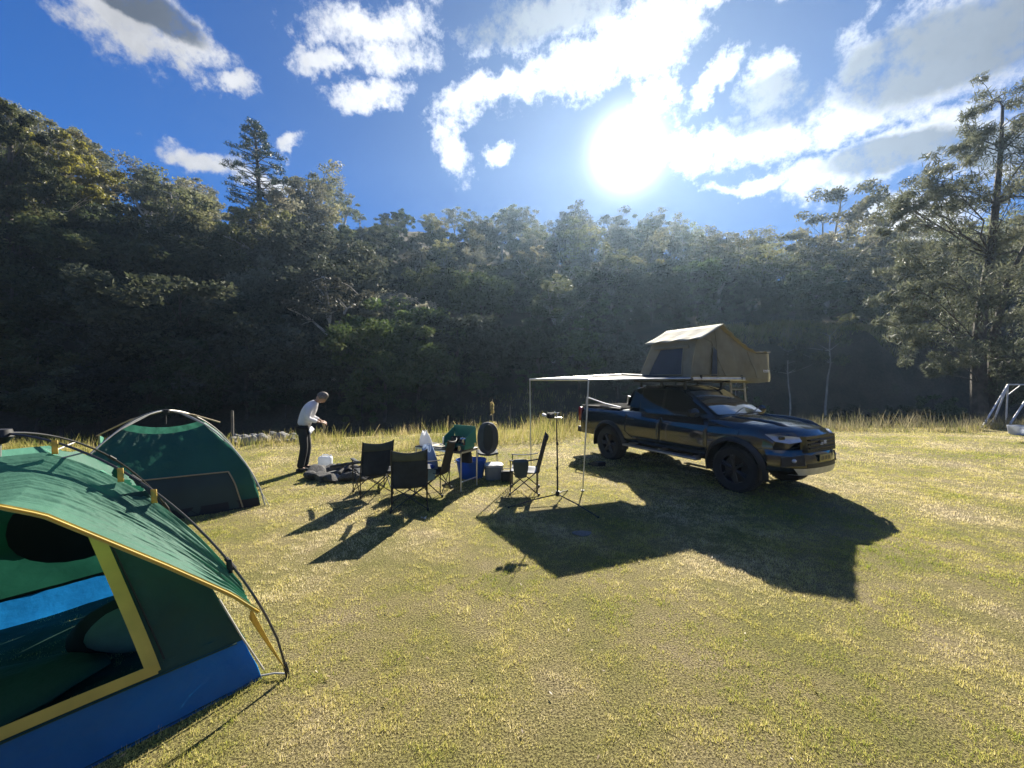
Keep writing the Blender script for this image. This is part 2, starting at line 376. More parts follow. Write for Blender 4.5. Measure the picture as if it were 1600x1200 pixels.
# ------------------------------------------------------------------ grass
rs = np.random.default_rng(5)
M_grass = leafmat('grass_blades', (.25, .31, .035), (.82, .71, .47), trans=.45, rough=.55, spec=.3, wscale=.55, cc=(.66, .58, .18), vary=False)
def scatter(y0, y1, dens, half=1.36, pad=1.0):
    area = lambda a, b: (half * (b * b - a * a)) + 2 * pad * (b - a)
    n = int(area(y0, y1) * dens); y = y0 + (y1 - y0) * rs.random(n * 2)
    w = half * y + pad; keep = rs.random(n * 2) < w / (half * y1 + pad); y = y[keep][:n]; w = half * y + pad
    return (rs.random(len(y)) * 2 - 1) * w, y
def blades(x, y, h, wd, lean, bend=True, rnd=None, tri=False):
    n = len(x); z = terrain_z(x, y); th = rs.random(n) * 2 * np.pi; ln = rs.random(n) * lean; hh = h * (.45 + .9 * rs.random(n))
    d = np.stack([np.cos(th), np.sin(th)], 1); ph = rs.random(n) * 2 * np.pi; s = np.stack([np.cos(ph), np.sin(ph)], 1) * (wd * (.6 + .8 * rs.random(n)))[:, None] / 2
    b = np.stack([x, y, z - .003], 1); o = np.zeros((n, 4, 3)); o[:, 0] = b; o[:, 3] = b; o[:, 1] = b; o[:, 2] = b
    o[:, 0, :2] -= s; o[:, 1, :2] += s
    o[:, 2, :2] += d * (hh * ln)[:, None] + s * .3; o[:, 2, 2] += hh * np.sqrt(np.clip(1 - ln ** 2 * .8, .1, 1)) 
    o[:, 3, :2] += d * (hh * ln)[:, None] - s * .3 ; o[:, 3, 2] += hh * np.sqrt(np.clip(1 - ln ** 2 * .8, .1, 1)) * .98
    if tri: o = o[:, :3]
    return o.reshape(-1, 3), (rs.random(n) if rnd is None else rnd)
parts = []
for (y0, y1, dn, h, wd) in ((1.3, 3.2, 19000, .021, .0036), (3.2, 5.5, 10500, .023, .005), (5.5, 9, 4300, .026, .008), (9, 16.4, 1500, .032, .014)):
    x, y = scatter(y0, y1, dn)
    k = .5 * lat(x, y, 16, 1) + .3 * lat(x, y, 34, 2) + .35 * lat(x, y, 5, 3) + .2 * lat(x, y, 1.2, 4) - .675
    keep = (rs.random(len(x)) < np.clip(.66 + 1.9 * k, .10, 1)) & (y < edge_y(x)); x, y, k = x[keep], y[keep], k[keep]
    bare = np.clip(1.2 - np.hypot((x + 1.9) / 1.5, (y - 4.5) / .6), 0, 1); q = rs.random(len(x)) > bare * .6; x, y, k = x[q], y[q], k[q]
    bare = np.clip(1.2 - np.hypot((x + 1.9) / 1.7, (y - 4.5) / .8), 0, 1)
    hue = .5 * lat(x, y, .9, 21) + .35 * lat(x, y, 2.6, 22) + .3 * lat(x, y, 9, 23) - .575
    r_ = np.clip(.54 + .95 * (rs.random(len(x)) - .5) - 1.1 * hue + .35 * bare, 0, 1)
    parts.append(blades(x, y, h * np.clip(.85 + 1.9 * k, .3, 1.9), wd, 1.3, rnd=r_, tri=True))
vv = np.concatenate([p[0] for p in parts]); rr = np.concatenate([p[1] for p in parts])
g = fastmesh('grass', vv, 3, M_grass, rr); tag(g, 'short dry yellow-green grass covering the camp field', 'grass', kind='stuff')

# tall seeding grass and weeds along the creek bank
M_weed = leafmat('weed_blades', (.12, .13, .05), (.36, .31, .19), trans=.4, rough=.7, spec=.1, wscale=.5, cc=(.22, .20, .11), vary=False)
M_tall = leafmat('tall_grass_blades', (.14, .18, .035), (.55, .44, .24), trans=.45, rough=.6, spec=.2, wscale=.9, cc=(.36, .33, .09), vary=False)
def tall(n, xr, depth0, depth1, h, wd, name, label, mask=None, mt=None):
    x = xr[0] + (xr[1] - xr[0]) * rs.random(n); e = edge_y(x); y = e + depth0 + (depth1 - depth0) * rs.random(n)
    k = .5 + .5 * vnoise(x, y, .8, 11) + .25 * vnoise(x, y, 2.7, 12); keep = rs.random(n) < np.clip(2.6 * (lat(x, y, .7, 31) * .6 + lat(x, y, 2.2, 32) * .4) - .75, .03, 1)
    if mask is not None: keep &= mask(x, y)
    x, y = x[keep], y[keep]; hh = h * np.clip(.1 + 1.1 * lat(x, y, .9, 33) + .5 * (rs.random(len(x)) - .3) + .3 * (rs.random(len(x)) ** 8), .15, 1.5)
    v, r = blades(x, y, 1.0, wd, .55); v = v.reshape(-1, 4, 3); z0 = terrain_z(x, y)
    v[:, 2:, 2] = z0[:, None] + (v[:, 2:, 2] - z0[:, None]) * hh[:, None]
    c_ = (v[:, 0:1, :2] + v[:, 1:2, :2]) / 2; v[:, 2:, :2] = c_ + (v[:, 2:, :2] - c_) * np.minimum(1, hh[:, None, None] * 1.1)
    o = fastmesh(name, v.reshape(-1, 3), 4, mt or M_tall, r); tag(o, label, 'grass', kind='stuff')
def frontmask(x, y):
    px = 800 + F * x / y; return ~((px > 900) & (px < 1120) & (y < 14))
tall(11500, (-6.2, 5.5), -3.6, .8, .50, .013, 'tall_grass', 'tall dry seeding grass along the bank behind the camp table', lambda x, y: (x > -5.8 + rs.random(len(x)) * 1.2) & (y > 10.9) & (y < 16.5))
tall(12000, (8.5, 34), -1.3, .9, .46, .016, 'weeds', 'tall bleached weeds along the far edge of the field', mt=M_weed)
tall(9000, (8.5, 34), -1.5, .2, .22, .016, 'green_tufts', 'low bright green grass tufts before the far weeds')
tall(7000, (-16, -5.5), -1.5, .8, .30, .012, 'dry_grass', 'low straw-coloured dry grass beside the creek rocks', lambda x, y: y > 9.6)
tall(30000, (-30, 12), .8, 13.5, .42, .03, 'bank_grass', 'dim shaded grass on the creek bank below the camp')
n_ = 12000; px = 1090 + 400 * rs.random(n_); y = 33.2 + 2.6 * rs.random(n_); x = (px - 800) / F * y
v, r = blades(x, y, .5, .035, .8); o = fastmesh('bank_top_grass', v, 4, M_tall, r); tag(o, 'sunlit yellow grass fringing the top of the dark river bank', 'grass', kind='stuff')
# fallen leaves and twigs on the lawn
x, y = scatter(1.6, 12, 5); n_ = len(x); c_ = np.stack([x, y, terrain_z(x, y) + .018 + .01 * rs.random(n_)], 1); a = rs.normal(size=(n_, 3)); a[:, 2] *= .25; a /= np.linalg.norm(a, axis=1)[:, None]
b = np.cross(a, np.array([[0, 0, 1.]]) + .4 * rs.normal(size=(n_, 3))); b /= np.linalg.norm(b, axis=1)[:, None]; s_ = (.008 + .014 * rs.random(n_))[:, None]
o = fastmesh('fallen_leaves', np.stack([c_ - a * s_, c_ + b * s_ * .3, c_ + a * s_, c_ - b * s_ * .3], 1).reshape(-1, 3), 4, leafmat('dry_leaf', (.10, .06, .03), (.36, .26, .15), trans=.2, vary=False), rs.random(n_)); tag(o, 'dry fallen gum leaves scattered over the lawn', 'leaves', kind='stuff')

# ------------------------------------------------------------------ trees
M_gum = leafmat('gum_leaves', (.070, .078, .036), (.25, .225, .115), trans=.42, wscale=.12, cc=(.14, .145, .07), spec=.2, rough=.6)
M_rain = leafmat('rainforest_leaves', (.038, .048, .026), (.115, .12, .060), trans=.32, wscale=.15, cc=(.065, .084, .036), spec=.15, rough=.7)
M_yel = leafmat('yellow_leaves', (.13, .12, .035), (.33, .27, .08), trans=.45, wscale=.2, cc=(.22, .19, .055))
M_oak = leafmat('river_oak_needles', (.05, .058, .034), (.15, .15, .088), trans=.36, wscale=.3, cc=(.095, .10, .056), spec=.15, rough=.6)
M_hoop = leafmat('hoop_pine_needles', (.016, .026, .012), (.04, .055, .026), trans=.15, wscale=.3)
M_bark = mat('pale_bark', (.48, .44, .38), .9, noise_amt=.4, nscale=3, bump=.03, bscale=12)
M_dbark = mat('dark_bark', (.085, .07, .055), .9, noise_amt=.4, nscale=3, bump=.04, bscale=10)

def cloudpts(c, r, n, hollow=.45):
    d = rs.normal(size=(n, 3)); d /= np.linalg.norm(d, axis=1)[:, None]; q = rs.random(n) ** hollow
    return np.asarray(c) + d * q[:, None] * np.asarray(r)
def leafquads(c, size, asp=.45, droop=0., rnd=None):
    n = len(c); a = rs.normal(size=(n, 3)); a[:, 2] -= droop; a /= np.linalg.norm(a, axis=1)[:, None]
    b = np.cross(a, rs.normal(size=(n, 3))); b /= np.linalg.norm(b, axis=1)[:, None]
    s = size * (.55 + .9 * rs.random(n)); a = a * s[:, None]; b = b * (s * asp)[:, None]
    o = np.stack([c - a, c + b - a * .1, c + a, c - b - a * .1], 1)
    return o.reshape(-1, 3), (rs.random(n) if rnd is None else rnd)
def branch(mb, p0, p1, r0, r1, rng, n=4, wob=.08, segs=6):
    p0, p1 = Vector(p0), Vector(p1); L = (p1 - p0).length; pts = []; rr_ = []
    for i in range(n + 1):
        t = i / n; w = L * wob * math.sin(math.pi * t)
        pts.append(p0.lerp(p1, t) + Vector((rng.uniform(-w, w), rng.uniform(-w, w), rng.uniform(-w, w) + w * .5))); rr_.append(r0 + (r1 - r0) * t)
    mb.tube(pts, rr_, segs); return pts
def make_gum(seed, h=12, fol=None, bark=None, cl=46, per=115, leaf=.155, spread=.30, low=.38, name='gum_tree', label='', cat='tree', droop=.4):
    rng = random.Random(seed); root = thing(name, label, cat)
    tb = MB(); fork = h * rng.uniform(.28, .42); lean = Vector((rng.uniform(-.06, .06) * h, rng.uniform(-.06, .06) * h, 0))
    branch(tb, (0, 0, -.8), Vector((0, 0, fork)) + lean * .4, .022 * h, .016 * h, rng, 5, .02, 8)
    base = Vector((0, 0, fork)) + lean * .4; V_, R_ = [], []
    nl = rng.randint(4, 6); lims = []
    for i in range(nl):
        a = 2 * math.pi * (i + rng.random() * .7) / nl; rad_ = spread * h * rng.uniform(.35, .9)
        top = Vector((math.cos(a) * rad_, math.sin(a) * rad_, h * rng.uniform(.66, .92))) + lean
        if i == 0: top = Vector((0, 0, h * .93)) + lean
        lims.append(branch(tb, base, top, .011 * h, .003 * h, rng, 5, .07))
    for i in range(cl):
        L = rng.choice(lims); k = rng.randint(2, 5); p = L[k]
        end = p + Vector((rng.gauss(0, .10) * h, rng.gauss(0, .10) * h, rng.gauss(.03, .06) * h))
        if end.z < low * h: end.z = low * h + rng.random() * .1 * h
        if end.z > .97 * h: end.z = .97 * h
        branch(tb, p, end, .004 * h, .0012 * h, rng, 2, .08, 4)
        r = h * rng.uniform(.028, .08); c_ = cloudpts(end, (r * 1.25, r * 1.25, r * .75), per, .5)
        v, q = leafquads(c_, leaf, .42, droop); V_.append(v); R_.append(np.clip(q * .7 + rng.random() * .35, 0, 1))
    tb.build('trunk', bark or M_bark, root, weld=False)
    fastmesh('crown', np.concatenate(V_), 4, fol or M_gum, np.concatenate(R_), root); return root
def make_dense(seed, h=9, w=.45, fol=None, cl=60, per=170, leaf=.16, name='rainforest_tree', label='', cat='tree', bottom=.12):
    rng = random.Random(seed); root = thing(name, label, cat); tb = MB()
    branch(tb, (0, 0, -.8), (0, 0, h * .8), .02 * h, .006 * h, rng, 5, .03, 7)
    V_, R_ = [], []
    lob = [(rng.uniform(-.22, .22) * h, rng.uniform(-.22, .22) * h, rng.uniform(.35, .72) * h, rng.uniform(.20, .30) * h) for _ in range(6)] + [(0, 0, .55 * h, .36 * h)]
    for i in range(cl):
        L = rng.choice(lob); d = Vector((rng.gauss(0, 1), rng.gauss(0, 1), rng.gauss(.25, .9))).normalized()
        e = Vector(L[:3]) + d * L[3] * rng.uniform(.75, 1.05); e.x *= w / .45; e.y *= w / .45
        e.z = max(e.z, bottom * h)
        if i % 3 == 0: branch(tb, (0, 0, e.z * .7), e, .004 * h, .001 * h, rng, 2, .08, 4)
        r = h * rng.uniform(.06, .11); c_ = cloudpts(e, (r * 1.2, r * 1.2, r * .8), per, .5)
        v, q = leafquads(c_, leaf, .5, .2); V_.append(v); R_.append(np.clip(q * .6 + rng.random() * .4, 0, 1))
    tb.build('trunk', M_dbark, root, weld=False); fastmesh('crown', np.concatenate(V_), 4, fol or M_rain, np.concatenate(R_), root); return root
def make_sapling(seed, h=7):
    rng = random.Random(seed); root = thing('dead_tree', 'x', 'tree'); tb = MB()
    pts = branch(tb, (0, 0, -.5), (rng.uniform(-.3, .3), 0, h), .075, .025, rng, 7, .02, 6); V_ = []
    for i in range(9):
        q = pts[rng.randint(5, 7)]; e = q + Vector((rng.gauss(0, .7), rng.gauss(0, .7), rng.uniform(.1, 1.1))); branch(tb, q, e, .02, .006, rng, 2, .1, 4); V_.append(leafquads(cloudpts(e, (.55, .55, .4), 110, .5), .13, .42, .4)[0])
    vv_ = np.concatenate(V_); fastmesh('crown', vv_, 4, M_gum, rs.random(len(vv_) // 4), root)
    tb.build('trunk', M_bark, root, weld=False); return root

protos = {'gum': [make_gum(s, 12, spread=sp_) for s, sp_ in ((1, .30), (2, .34), (3, .26), (4, .32), (5, .24))],
          'dense': [make_dense(s, 9, w_) for s, w_ in ((11, .45), (12, .52), (13, .38), (14, .6))],
          'shrub': [make_dense(s, 3.2, .62, leaf=.09, cl=40, per=130, name='shrub', bottom=.05, cat='shrub') for s in (21, 22)]}
LAB = {'gum': ('pale-limbed gum', 'tree'), 'dense': ('dark leafy tree', 'tree'), 'shrub': ('dark bushy shrub', 'shrub')}
def zone(px):
    for lim, s in ((250, 'behind the near tent'), (450, 'behind the far tent'), (650, 'behind the person'), (830, 'behind the camp table'),
                   (1000, 'left of the truck'), (1220, 'behind the rooftop tent'), (1400, 'above the dark bank')):
        if px < lim: return s
    return 'behind the big river oak'
used = set()
def plant(kind, x, y, h, rng, where, z=None, wide=1.):
    P_ = protos[kind]; k = rng.randrange(len(P_)); pr = P_[k]; base = {'gum': 12, 'dense': 9, 'shrub': 3.2}[kind]; s = h / base
    if 560 < 800 + F * x / y < 1560:                                     # keep the low sun clear of the field
        zz0 = float(terrain_z(x, y)); lim = .56 * (y - 15.5) - zz0
        if lim < 3: kind = 'shrub'; P_ = protos[kind]; k = rng.randrange(2); pr = P_[k]; base = 3.2; lim = max(lim, 1.8)
        h = min(h, lim); s = h / base
    lab = '%s %s, %s' % (LAB[kind][0], where, zone(800 + F * x / y)); gp = '%ss %s %s' % (kind + ' tree' if kind != 'shrub' else 'shrub', where, zone(800 + F * x / y))
    zz = float(terrain_z(x, y)) if z is None else z
    if (kind, k) not in used:
        used.add((kind, k)); pr.location = (x, y, zz); pr.rotation_euler = (0, 0, rng.random() * 6.28); pr.scale = (s * wide, s * wide, s)
        pr['label'] = lab; pr['group'] = gp; pr['category'] = LAB[kind][1]; return pr
    return dup(pr, (x, y, zz), rng.random() * 6.28, (s * wide, s * wide, s), lab, gp)
rng = random.Random(77); cnt = 0
y = 29.0
while y < 92:
    stp = 5.7 + (y - 29) * .04
    x = -1.75 * y
    while x < 1.7 * y:
        X = x + rng.uniform(-.4, .4) * stp; Y = y + rng.uniform(-.45, .45) * stp; px = 800 + F * X / Y; x += stp * (1 if abs(px - 800) < 900 else 1.4)
        if px < -170 or px > 1760: continue
        yr = float(ridge_y(px)); t_ = (Y - 25.5) / (yr - 25.5)
        if t_ > 1.03 or Y < 28: continue
        if px > 940 and Y < 35.5: continue
        if 30 < px < 215 and Y < 38 : continue
        up_ = t_ > .42 + (.12 if px < 450 else 0) - (.15 if px > 600 else 0)
        if up_ or rng.random() < (.5 if px > 560 else .22): kind = 'gum'; h = rng.uniform(7.5, 13.5) * (1 if t_ < .9 else .95)
        else: kind = 'dense'; h = rng.uniform(7.5, 11)
        if px < 330 and t_ > .3 and t_ < .62 and rng.random() < .3: kind = 'gum'; h = 12
        if 340 < px < 470 and t_ > .6: h *= .68
        where = 'on the skyline' if t_ > .85 else ('high on the hillside' if t_ > .45 else 'low on the slope')
        plant(kind, X, Y, h, rng, where, wide=rng.uniform(1.0, 1.4)); cnt += 1
    y += stp * .9
for i in range(210):     # undergrowth over the slope so no bare soil shows
    Y = rng.uniform(36, 86); px = rng.uniform(0, 1620); X = (px - 800) / F * Y
    if (Y - 25.5) / (float(ridge_y(px)) - 25.5) > 1.02: continue
    plant('shrub', X, Y, rng.uniform(3.0, 5.5), rng, 'among the hillside trees', wide=1.25); cnt += 1
# dark bushes along the foot of the slope
for (px, d, h, wd) in ((-60, 25, 8, 1.2), (60, 25.5, 6.5, 1.2), (150, 24, 4.6, 1.3), (95, 22.5, 4.2, 1.3), (230, 27, 6.4, 1.2), (310, 25.5, 6.2, 1.1), (385, 26.5, 6.6, 1.2), (455, 27.5, 5.6, 1.2),
                       (530, 27.5, 5.2, 1.2), (600, 26.5, 7.0, 1.0), (655, 27, 6.0, 1.1), (715, 28.5, 6.2, 1.2), (775, 29, 5.6, 1.2), (840, 29.5, 6.2, 1.2), (905, 29.5, 5.6, 1.2), (965, 29.5, 6.2, 1.2),
                       (20, 28, 8.5, 1.1), (-130, 27, 9, 1.1), (200, 30, 8, 1.1)):
    plant('dense', (px - 800) / F * d, d, h, rng, 'at the foot of the slope', wide=wd); cnt += 1
for i in range(26):
    px = rng.uniform(380, 1500); d = rng.uniform(25.5, 29.5) if px < 960 else rng.uniform(27, 30)
    plant('shrub', (px - 800) / F * d, d, rng.uniform(1.4, 2.8), rng, 'on the far creek bank'); cnt += 1
for i in range(12):      # bushes along the lip of the cutting
    px = 1040 + i * 42 + rng.uniform(-12, 12); d = rng.uniform(34.5, 36)
    plant('shrub', (px - 800) / F * d, d, rng.uniform(1.6, 3.2), rng, 'on the bank top'); cnt += 1

# named trees
def big_tree(name, label, trunkpts, rad0, rad1, clusters, fol, bark, leaf, per, droop, asp=.4, seed=3, flat=.7, limb=.05, nq=6):
    rng = random.Random(seed); root = thing(name, label, 'tree', trunkpts[0]); O = Vector(trunkpts[0]); tb = MB()
    TP = [Vector(p) - O for p in trunkpts]; n = len(TP); tb.tube(TP, [rad0 + (rad1 - rad0) * i / (n - 1) for i in range(n)], 9)
    V_, R_ = [], []
    for (c_, r) in clusters:
        c_ = Vector(c_) - O; j = min(range(n), key=lambda i: (TP[i] - c_).length + max(0, TP[i].z - c_.z + .5) * 3)
        L = branch(tb, TP[j], c_, limb * max(.35, r), .012, rng, 4, .06, 5)
        for q in range(nq):
            p = L[-1 - q % 3]; e = c_ + Vector((rng.gauss(0, .62), rng.gauss(0, .62), rng.gauss(0, .62))) * r
            branch(tb, p, e, .02, .006, rng, 2, .1, 4)
            w = r * rng.uniform(.26, .5); v, qq = leafquads(cloudpts(e, (w * 1.3, w * 1.3, w * flat), per, .5), leaf, asp, droop)
            V_.append(v); R_.append(np.clip(qq * .7 + rng.random() * .35, 0, 1))
    tb.build('trunk', bark, root, weld=False); fastmesh('crown', np.concatenate(V_), 4, fol, np.concatenate(R_), root); return root
D = 19.5
oc = []
for (px, py, r) in ((1545, 160, .9), (1580, 185, 1.0), (1512, 210, .8), (1560, 225, 1.0), (1600, 240, 1.2), (1500, 232, .6), (1625, 180, 1.0), (1590, 290, 1.1), (1465, 280, .8), (1440, 300, .8), (1490, 300, 1.0), (1530, 300, 1.0),
                    (1420, 330, .8), (1460, 335, 1.1), (1510, 345, 1.1), (1560, 345, 1.1), (1610, 350, 1.3), (1400, 345, .5), (1480, 385, 1.1), (1535, 400, 1.2), (1590, 410, 1.3), (1440, 400, .9), (1410, 430, .9), (1460, 440, 1.2), (1510, 450, 1.2), (1570, 460, 1.3), (1630, 460, 1.3),
                    (1385, 470, .8), (1420, 485, 1.1), (1470, 495, 1.2), (1520, 500, 1.1), (1580, 515, 1.2), (1400, 520, .8), (1445, 535, 1.1), (1490, 550, .9), (1455, 572, .6), (1570, 560, 1.1), (1600, 580, 1.2), (1635, 540, 1.3), (1660, 400, 1.5), (1660, 300, 1.4), (1680, 560, 1.4), (1430, 455, .8), (1590, 610, .9), (1630, 610, 1.1)):
    d = D + rng.uniform(-1.8, 1.8); oc.append((Wp(px, py, d), r))
zt = float(terrain_z((1532 - 800) / F * D, D))
tp = [Vector(((1532 - 800) / F * D, D, zt - .3)), Wp(1530, 600, D), Wp(1528, 540, D), Wp(1534, 470, D), Wp(1545, 400, D), Wp(1552, 320, D), Wp(1558, 240, D), Wp(1560, 170, D)]
ot = big_tree('river_oak', 'tall feathery river oak beside the swing set with drooping lower branches', tp, .34, .05, oc, M_oak, M_dbark, .15, 125, .7, .13, 4, 1.0, nq=8)
b2 = MB(); O = tp[0]
b2.tube([Vector((.25, 0, 0)), Wp(1549, 600, D) - O, Wp(1553, 520, D) - O, Wp(1572, 440, D) - O, Wp(1600, 380, D) - O], [.22, .2, .16, .12, .06], 8)
b2.tube([Wp(1549, 580, D) - O, Wp(1580, 565, D) - O, Wp(1620, 545, D) - O], [.13, .1, .06], 7)
b2.build('second_trunk', M_dbark, ot, weld=False)
D = 27.0
gc = []
for (px, py, r) in ((1310, 308, 1.3), (1330, 335, 1.2), (1290, 335, 1.2), (1352, 318, .9), (1375, 335, 1.0), (1265, 355, 1.1), (1300, 370, 1.4), (1340, 372, 1.3), (1385, 362, 1.2), (1410, 375, 1.0), (1268, 385, 1.1), (1240, 395, .9), (1310, 400, 1.2), (1370, 395, 1.0), (1395, 400, .9), (1280, 420, 1.0), (1340, 415, .9), (1250, 425, .9)):
    gc.append((Wp(px, py, D + rng.uniform(-1.2, 1.2)), r))
D2 = 48.0
gc = [(Vector((p.x * D2 / D, p.y * D2 / D, H + (p.z - H) * D2 / D)), r * D2 / D) for p, r in gc]
zt = float(terrain_z((1290 - 800) / F * D2, D2))
gt = big_tree('slender_gum', 'slender gum with several upright stems standing on the bank behind the truck', [Vector(((1290 - 800) / F * D2, D2, zt - .4)), Wp(1290, 450, D2), Wp(1298, 400, D2), Wp(1305, 350, D2), Wp(1312, 310, D2)], .22, .06, gc, M_gum, M_bark, .2, 120, .5, .4, 8, .7, .04)
b2 = MB(); O = Vector(((1290 - 800) / F * D2, D2, zt - .4))
for a in (((1288, 480), (1284, 420), (1283, 350)), ((1291, 470), (1310, 430), (1345, 395), (1385, 360)), ((1290, 490), (1300, 440), (1325, 390))):
    b2.tube([Wp(*q, D2) - O for q in a], [.14, .1, .08, .05][:len(a)], 6)
b2.build('limb', M_bark, gt, weld=False)
D = 47.0                                                                # hoop pine
zt = float(terrain_z((408 - 800) / F * D, D)); root = thing('hoop_pine', 'tall dark hoop pine rising above the skyline', 'tree', ((408 - 800) / F * D, D, zt - .4)); O = root.location.copy()
tb = MB(); topz = Wp(400, 194, D); tb.tube([Vector((0, 0, 0)), Wp(409, 340, D) - O, Wp(405, 260, D) - O, topz - O], [.45, .33, .18, .03], 8)
V_, R_ = [], []; rng = random.Random(9)
for i in range(17):
    py = 200 + i * 9.6; ctr = Wp(401 + (py - 194) * .05, py, D) - O; Lm = (.7 + 2.8 * min(1, i / 8) ** .8) * (1 - .25 * max(0, i - 10) / 6)
    nb = 5 + i % 3
    for k in range(nb):
        a = 2 * math.pi * (k + rng.random() * .6) / nb; L = Lm * rng.uniform(.6, 1.1)
        e = ctr + Vector((math.cos(a) * L, math.sin(a) * L, L * .10 + rng.uniform(-.3, .3))); branch(tb, ctr, e, .07, .02, rng, 3, .03, 5)
        for q in range(2):
            f_ = .78 + q * .2; p = ctr.lerp(e, f_); w = .50
            v, qq = leafquads(cloudpts(p + Vector((0, 0, .12)), (w, w, w * .55), 62, .6), .13, .25, -.6); V_.append(v); R_.append(qq)
tb.build('trunk', M_dbark, root, weld=False); fastmesh('crown', np.concatenate(V_), 4, M_hoop, np.concatenate(R_), root)
# yellowing tree and vine-hung tree on the left
D = 38.0
yc = [(Wp(px, py, D + rng.uniform(-1.5, 1.5)), r) for px, py, r in ((80, 240, 1.5), (110, 255, 1.6), (145, 262, 1.5), (165, 285, 1.3), (65, 275, 1.4), (95, 290, 1.3), (130, 300, 1.2), (70, 315, 1.0), (160, 310, 1.0), (50, 225, 1.2), (105, 228, 1.2))]
zt = float(terrain_z((70 - 800) / F * D, D))
big_tree('yellow_tree', 'spreading tree with yellowing leaves on the upper left hillside', [Vector(((62 - 800) / F * D, D, zt - .3)), Wp(55, 400, D), Wp(62, 350, D), Wp(80, 300, D), Wp(95, 260, D)], .3, .06, yc, M_yel, M_bark, .17, 150, .3, .42, 6, .7)
D = 33.0
vc = [(Wp(px, py, D + rng.uniform(-1, 1)), r) for px, py, r in ((25, 195, 1.2), (50, 215, 1.2), (5, 230, 1.4), (40, 250, 1.5), (15, 285, 1.5), (48, 295, 1.2), (25, 330, 1.5), (5, 370, 1.5), (40, 370, 1.4), (20, 410, 1.5), (-20, 260, 1.6), (-30, 330, 1.8), (-20, 400, 1.8), (45, 430, 1.4), (10, 460, 1.6))]
zt = float(terrain_z((18 - 800) / F * D, D))
big_tree('vine_hung_tree', 'dark vine-draped tree at the far left edge of the forest', [Vector(((18 - 800) / F * D, D, zt - .3)), Wp(20, 420, D), Wp(18, 300, D), Wp(25, 200, D)], .35, .1, vc, M_rain, M_dbark, .17, 260, .5, .45, 7, 1.1)
# thin pale trunks in front of the cutting, and stakes
sap = make_sapling(31, 6.2); D = 29.5
for i, (px, h, lab) in enumerate(((1235, 5.6, 'thin crooked pale sapling in front of the dark bank nearest the rooftop tent'), (1288, 7.0, 'tall thin pale sapling in front of the dark bank below the slender gum'), (1150, 4.0, 'short thin pale sapling just behind the rooftop tent'))):
    x_ = (px - 800) / F * D; z_ = float(terrain_z(x_, D))
    if i == 0: sap.location = (x_, D, z_); sap.scale = (h / 6.2,) * 3; sap['label'] = lab; sap.name = 'sapling'
    else: dup(sap, (x_, D, z_), i * 2., h / 6.2, lab)
M_post = mat('weathered_wood', (.13, .12, .10), .9, noise_amt=.3, nscale=10, bump=.004)
for i, (px, d, h, r, lab) in enumerate(((362, 12.7, 1.0, .045, 'short grey wooden stake standing behind the far green tent'), (797, 15.6, .95, .025, 'thin grey stake in the tall grass right of the round-backed chair'), (1075, 17.5, 1.2, .03, 'x'),
                                        (683, 16.2, .95, .02, 'thin leaning stake in the tall grass above the camp table'))):
    if lab == 'x': continue
    x_ = (px - 800) / F * d; z_ = float(terrain_z(x_, d)); mb = MB(); mb.tube([(0, 0, -.15), (.01, 0, h * .5), (.0, .01, h)], [r, r * .95, r * .9], 7)
    o = mb.build('stake', M_post); o.location = (x_, d, z_); tag(o, lab, 'stake')
# mullein stalk
d = 13.6; x_ = (769 - 800) / F * d; root = thing('mullein_plant', 'tall pale mullein stalk standing above the round-backed chair', 'plant', (x_, d, float(terrain_z(x_, d))))
mb = MB(); mb.tube([(0, 0, 0), (.02, 0, .6), (0, 0, 1.25)], [.018, .022, .012], 6); rng2 = random.Random(2)
mb.build('stem', mat('straw_stem', (.38, .32, .2), .8), root)
vv_ = []; 
v, q = leafquads(cloudpts((0, 0, 1.0), (.06, .06, .3), 160, .7), .05, .5, -.5); v2, q2 = leafquads(cloudpts((0, 0, .35), (.2, .2, .25), 60, .7), .11, .35, .2)
fastmesh('leaves', np.concatenate([v, v2]), 4, M_tall, np.concatenate([q, q2]), root)

# rocks
M_rock = mat('creek_stone', (.16, .155, .15), .85, noise_amt=.4, nscale=5, bump=.02, bscale=20, col2=(.27, .265, .25))
M_soot = mat('sooty_stone', (.035, .033, .032), .9, noise_amt=.4, nscale=6, bump=.02, bscale=18, col2=(.12, .115, .11))
def make_rock(seed, m_):
    rng = random.Random(seed); bm = bmesh.new(); bmesh.ops.create_icosphere(bm, subdivisions=3, radius=1)
    pl = [(Vector((rng.gauss(0, 1), rng.gauss(0, 1), rng.gauss(0, 1))).normalized(), rng.uniform(.55, .85)) for _ in range(9)]
    for v in bm.verts:
        for n_, d_ in pl:
            e = v.co.dot(n_) - d_
            if e > 0: v.co -= n_ * e * .9
        v.co.x *= 1.15; v.co.z *= .7; v.co += Vector((rng.gauss(0, .01), rng.gauss(0, .01), rng.gauss(0, .01)))
    me = bpy.data.meshes.new('rock'); bm.to_mesh(me); bm.free(); me.materials.append(m_)
    me.polygons.foreach_set('use_smooth', [True] * len(me.polygons)); me.set_sharp_from_angle(angle=RAD(30)); return me
RK = [make_rock(s, M_rock) for s in (1, 2, 3)]; SK = [make_rock(s, M_soot) for s in (4, 5, 6)]
rng = random.Random(12)
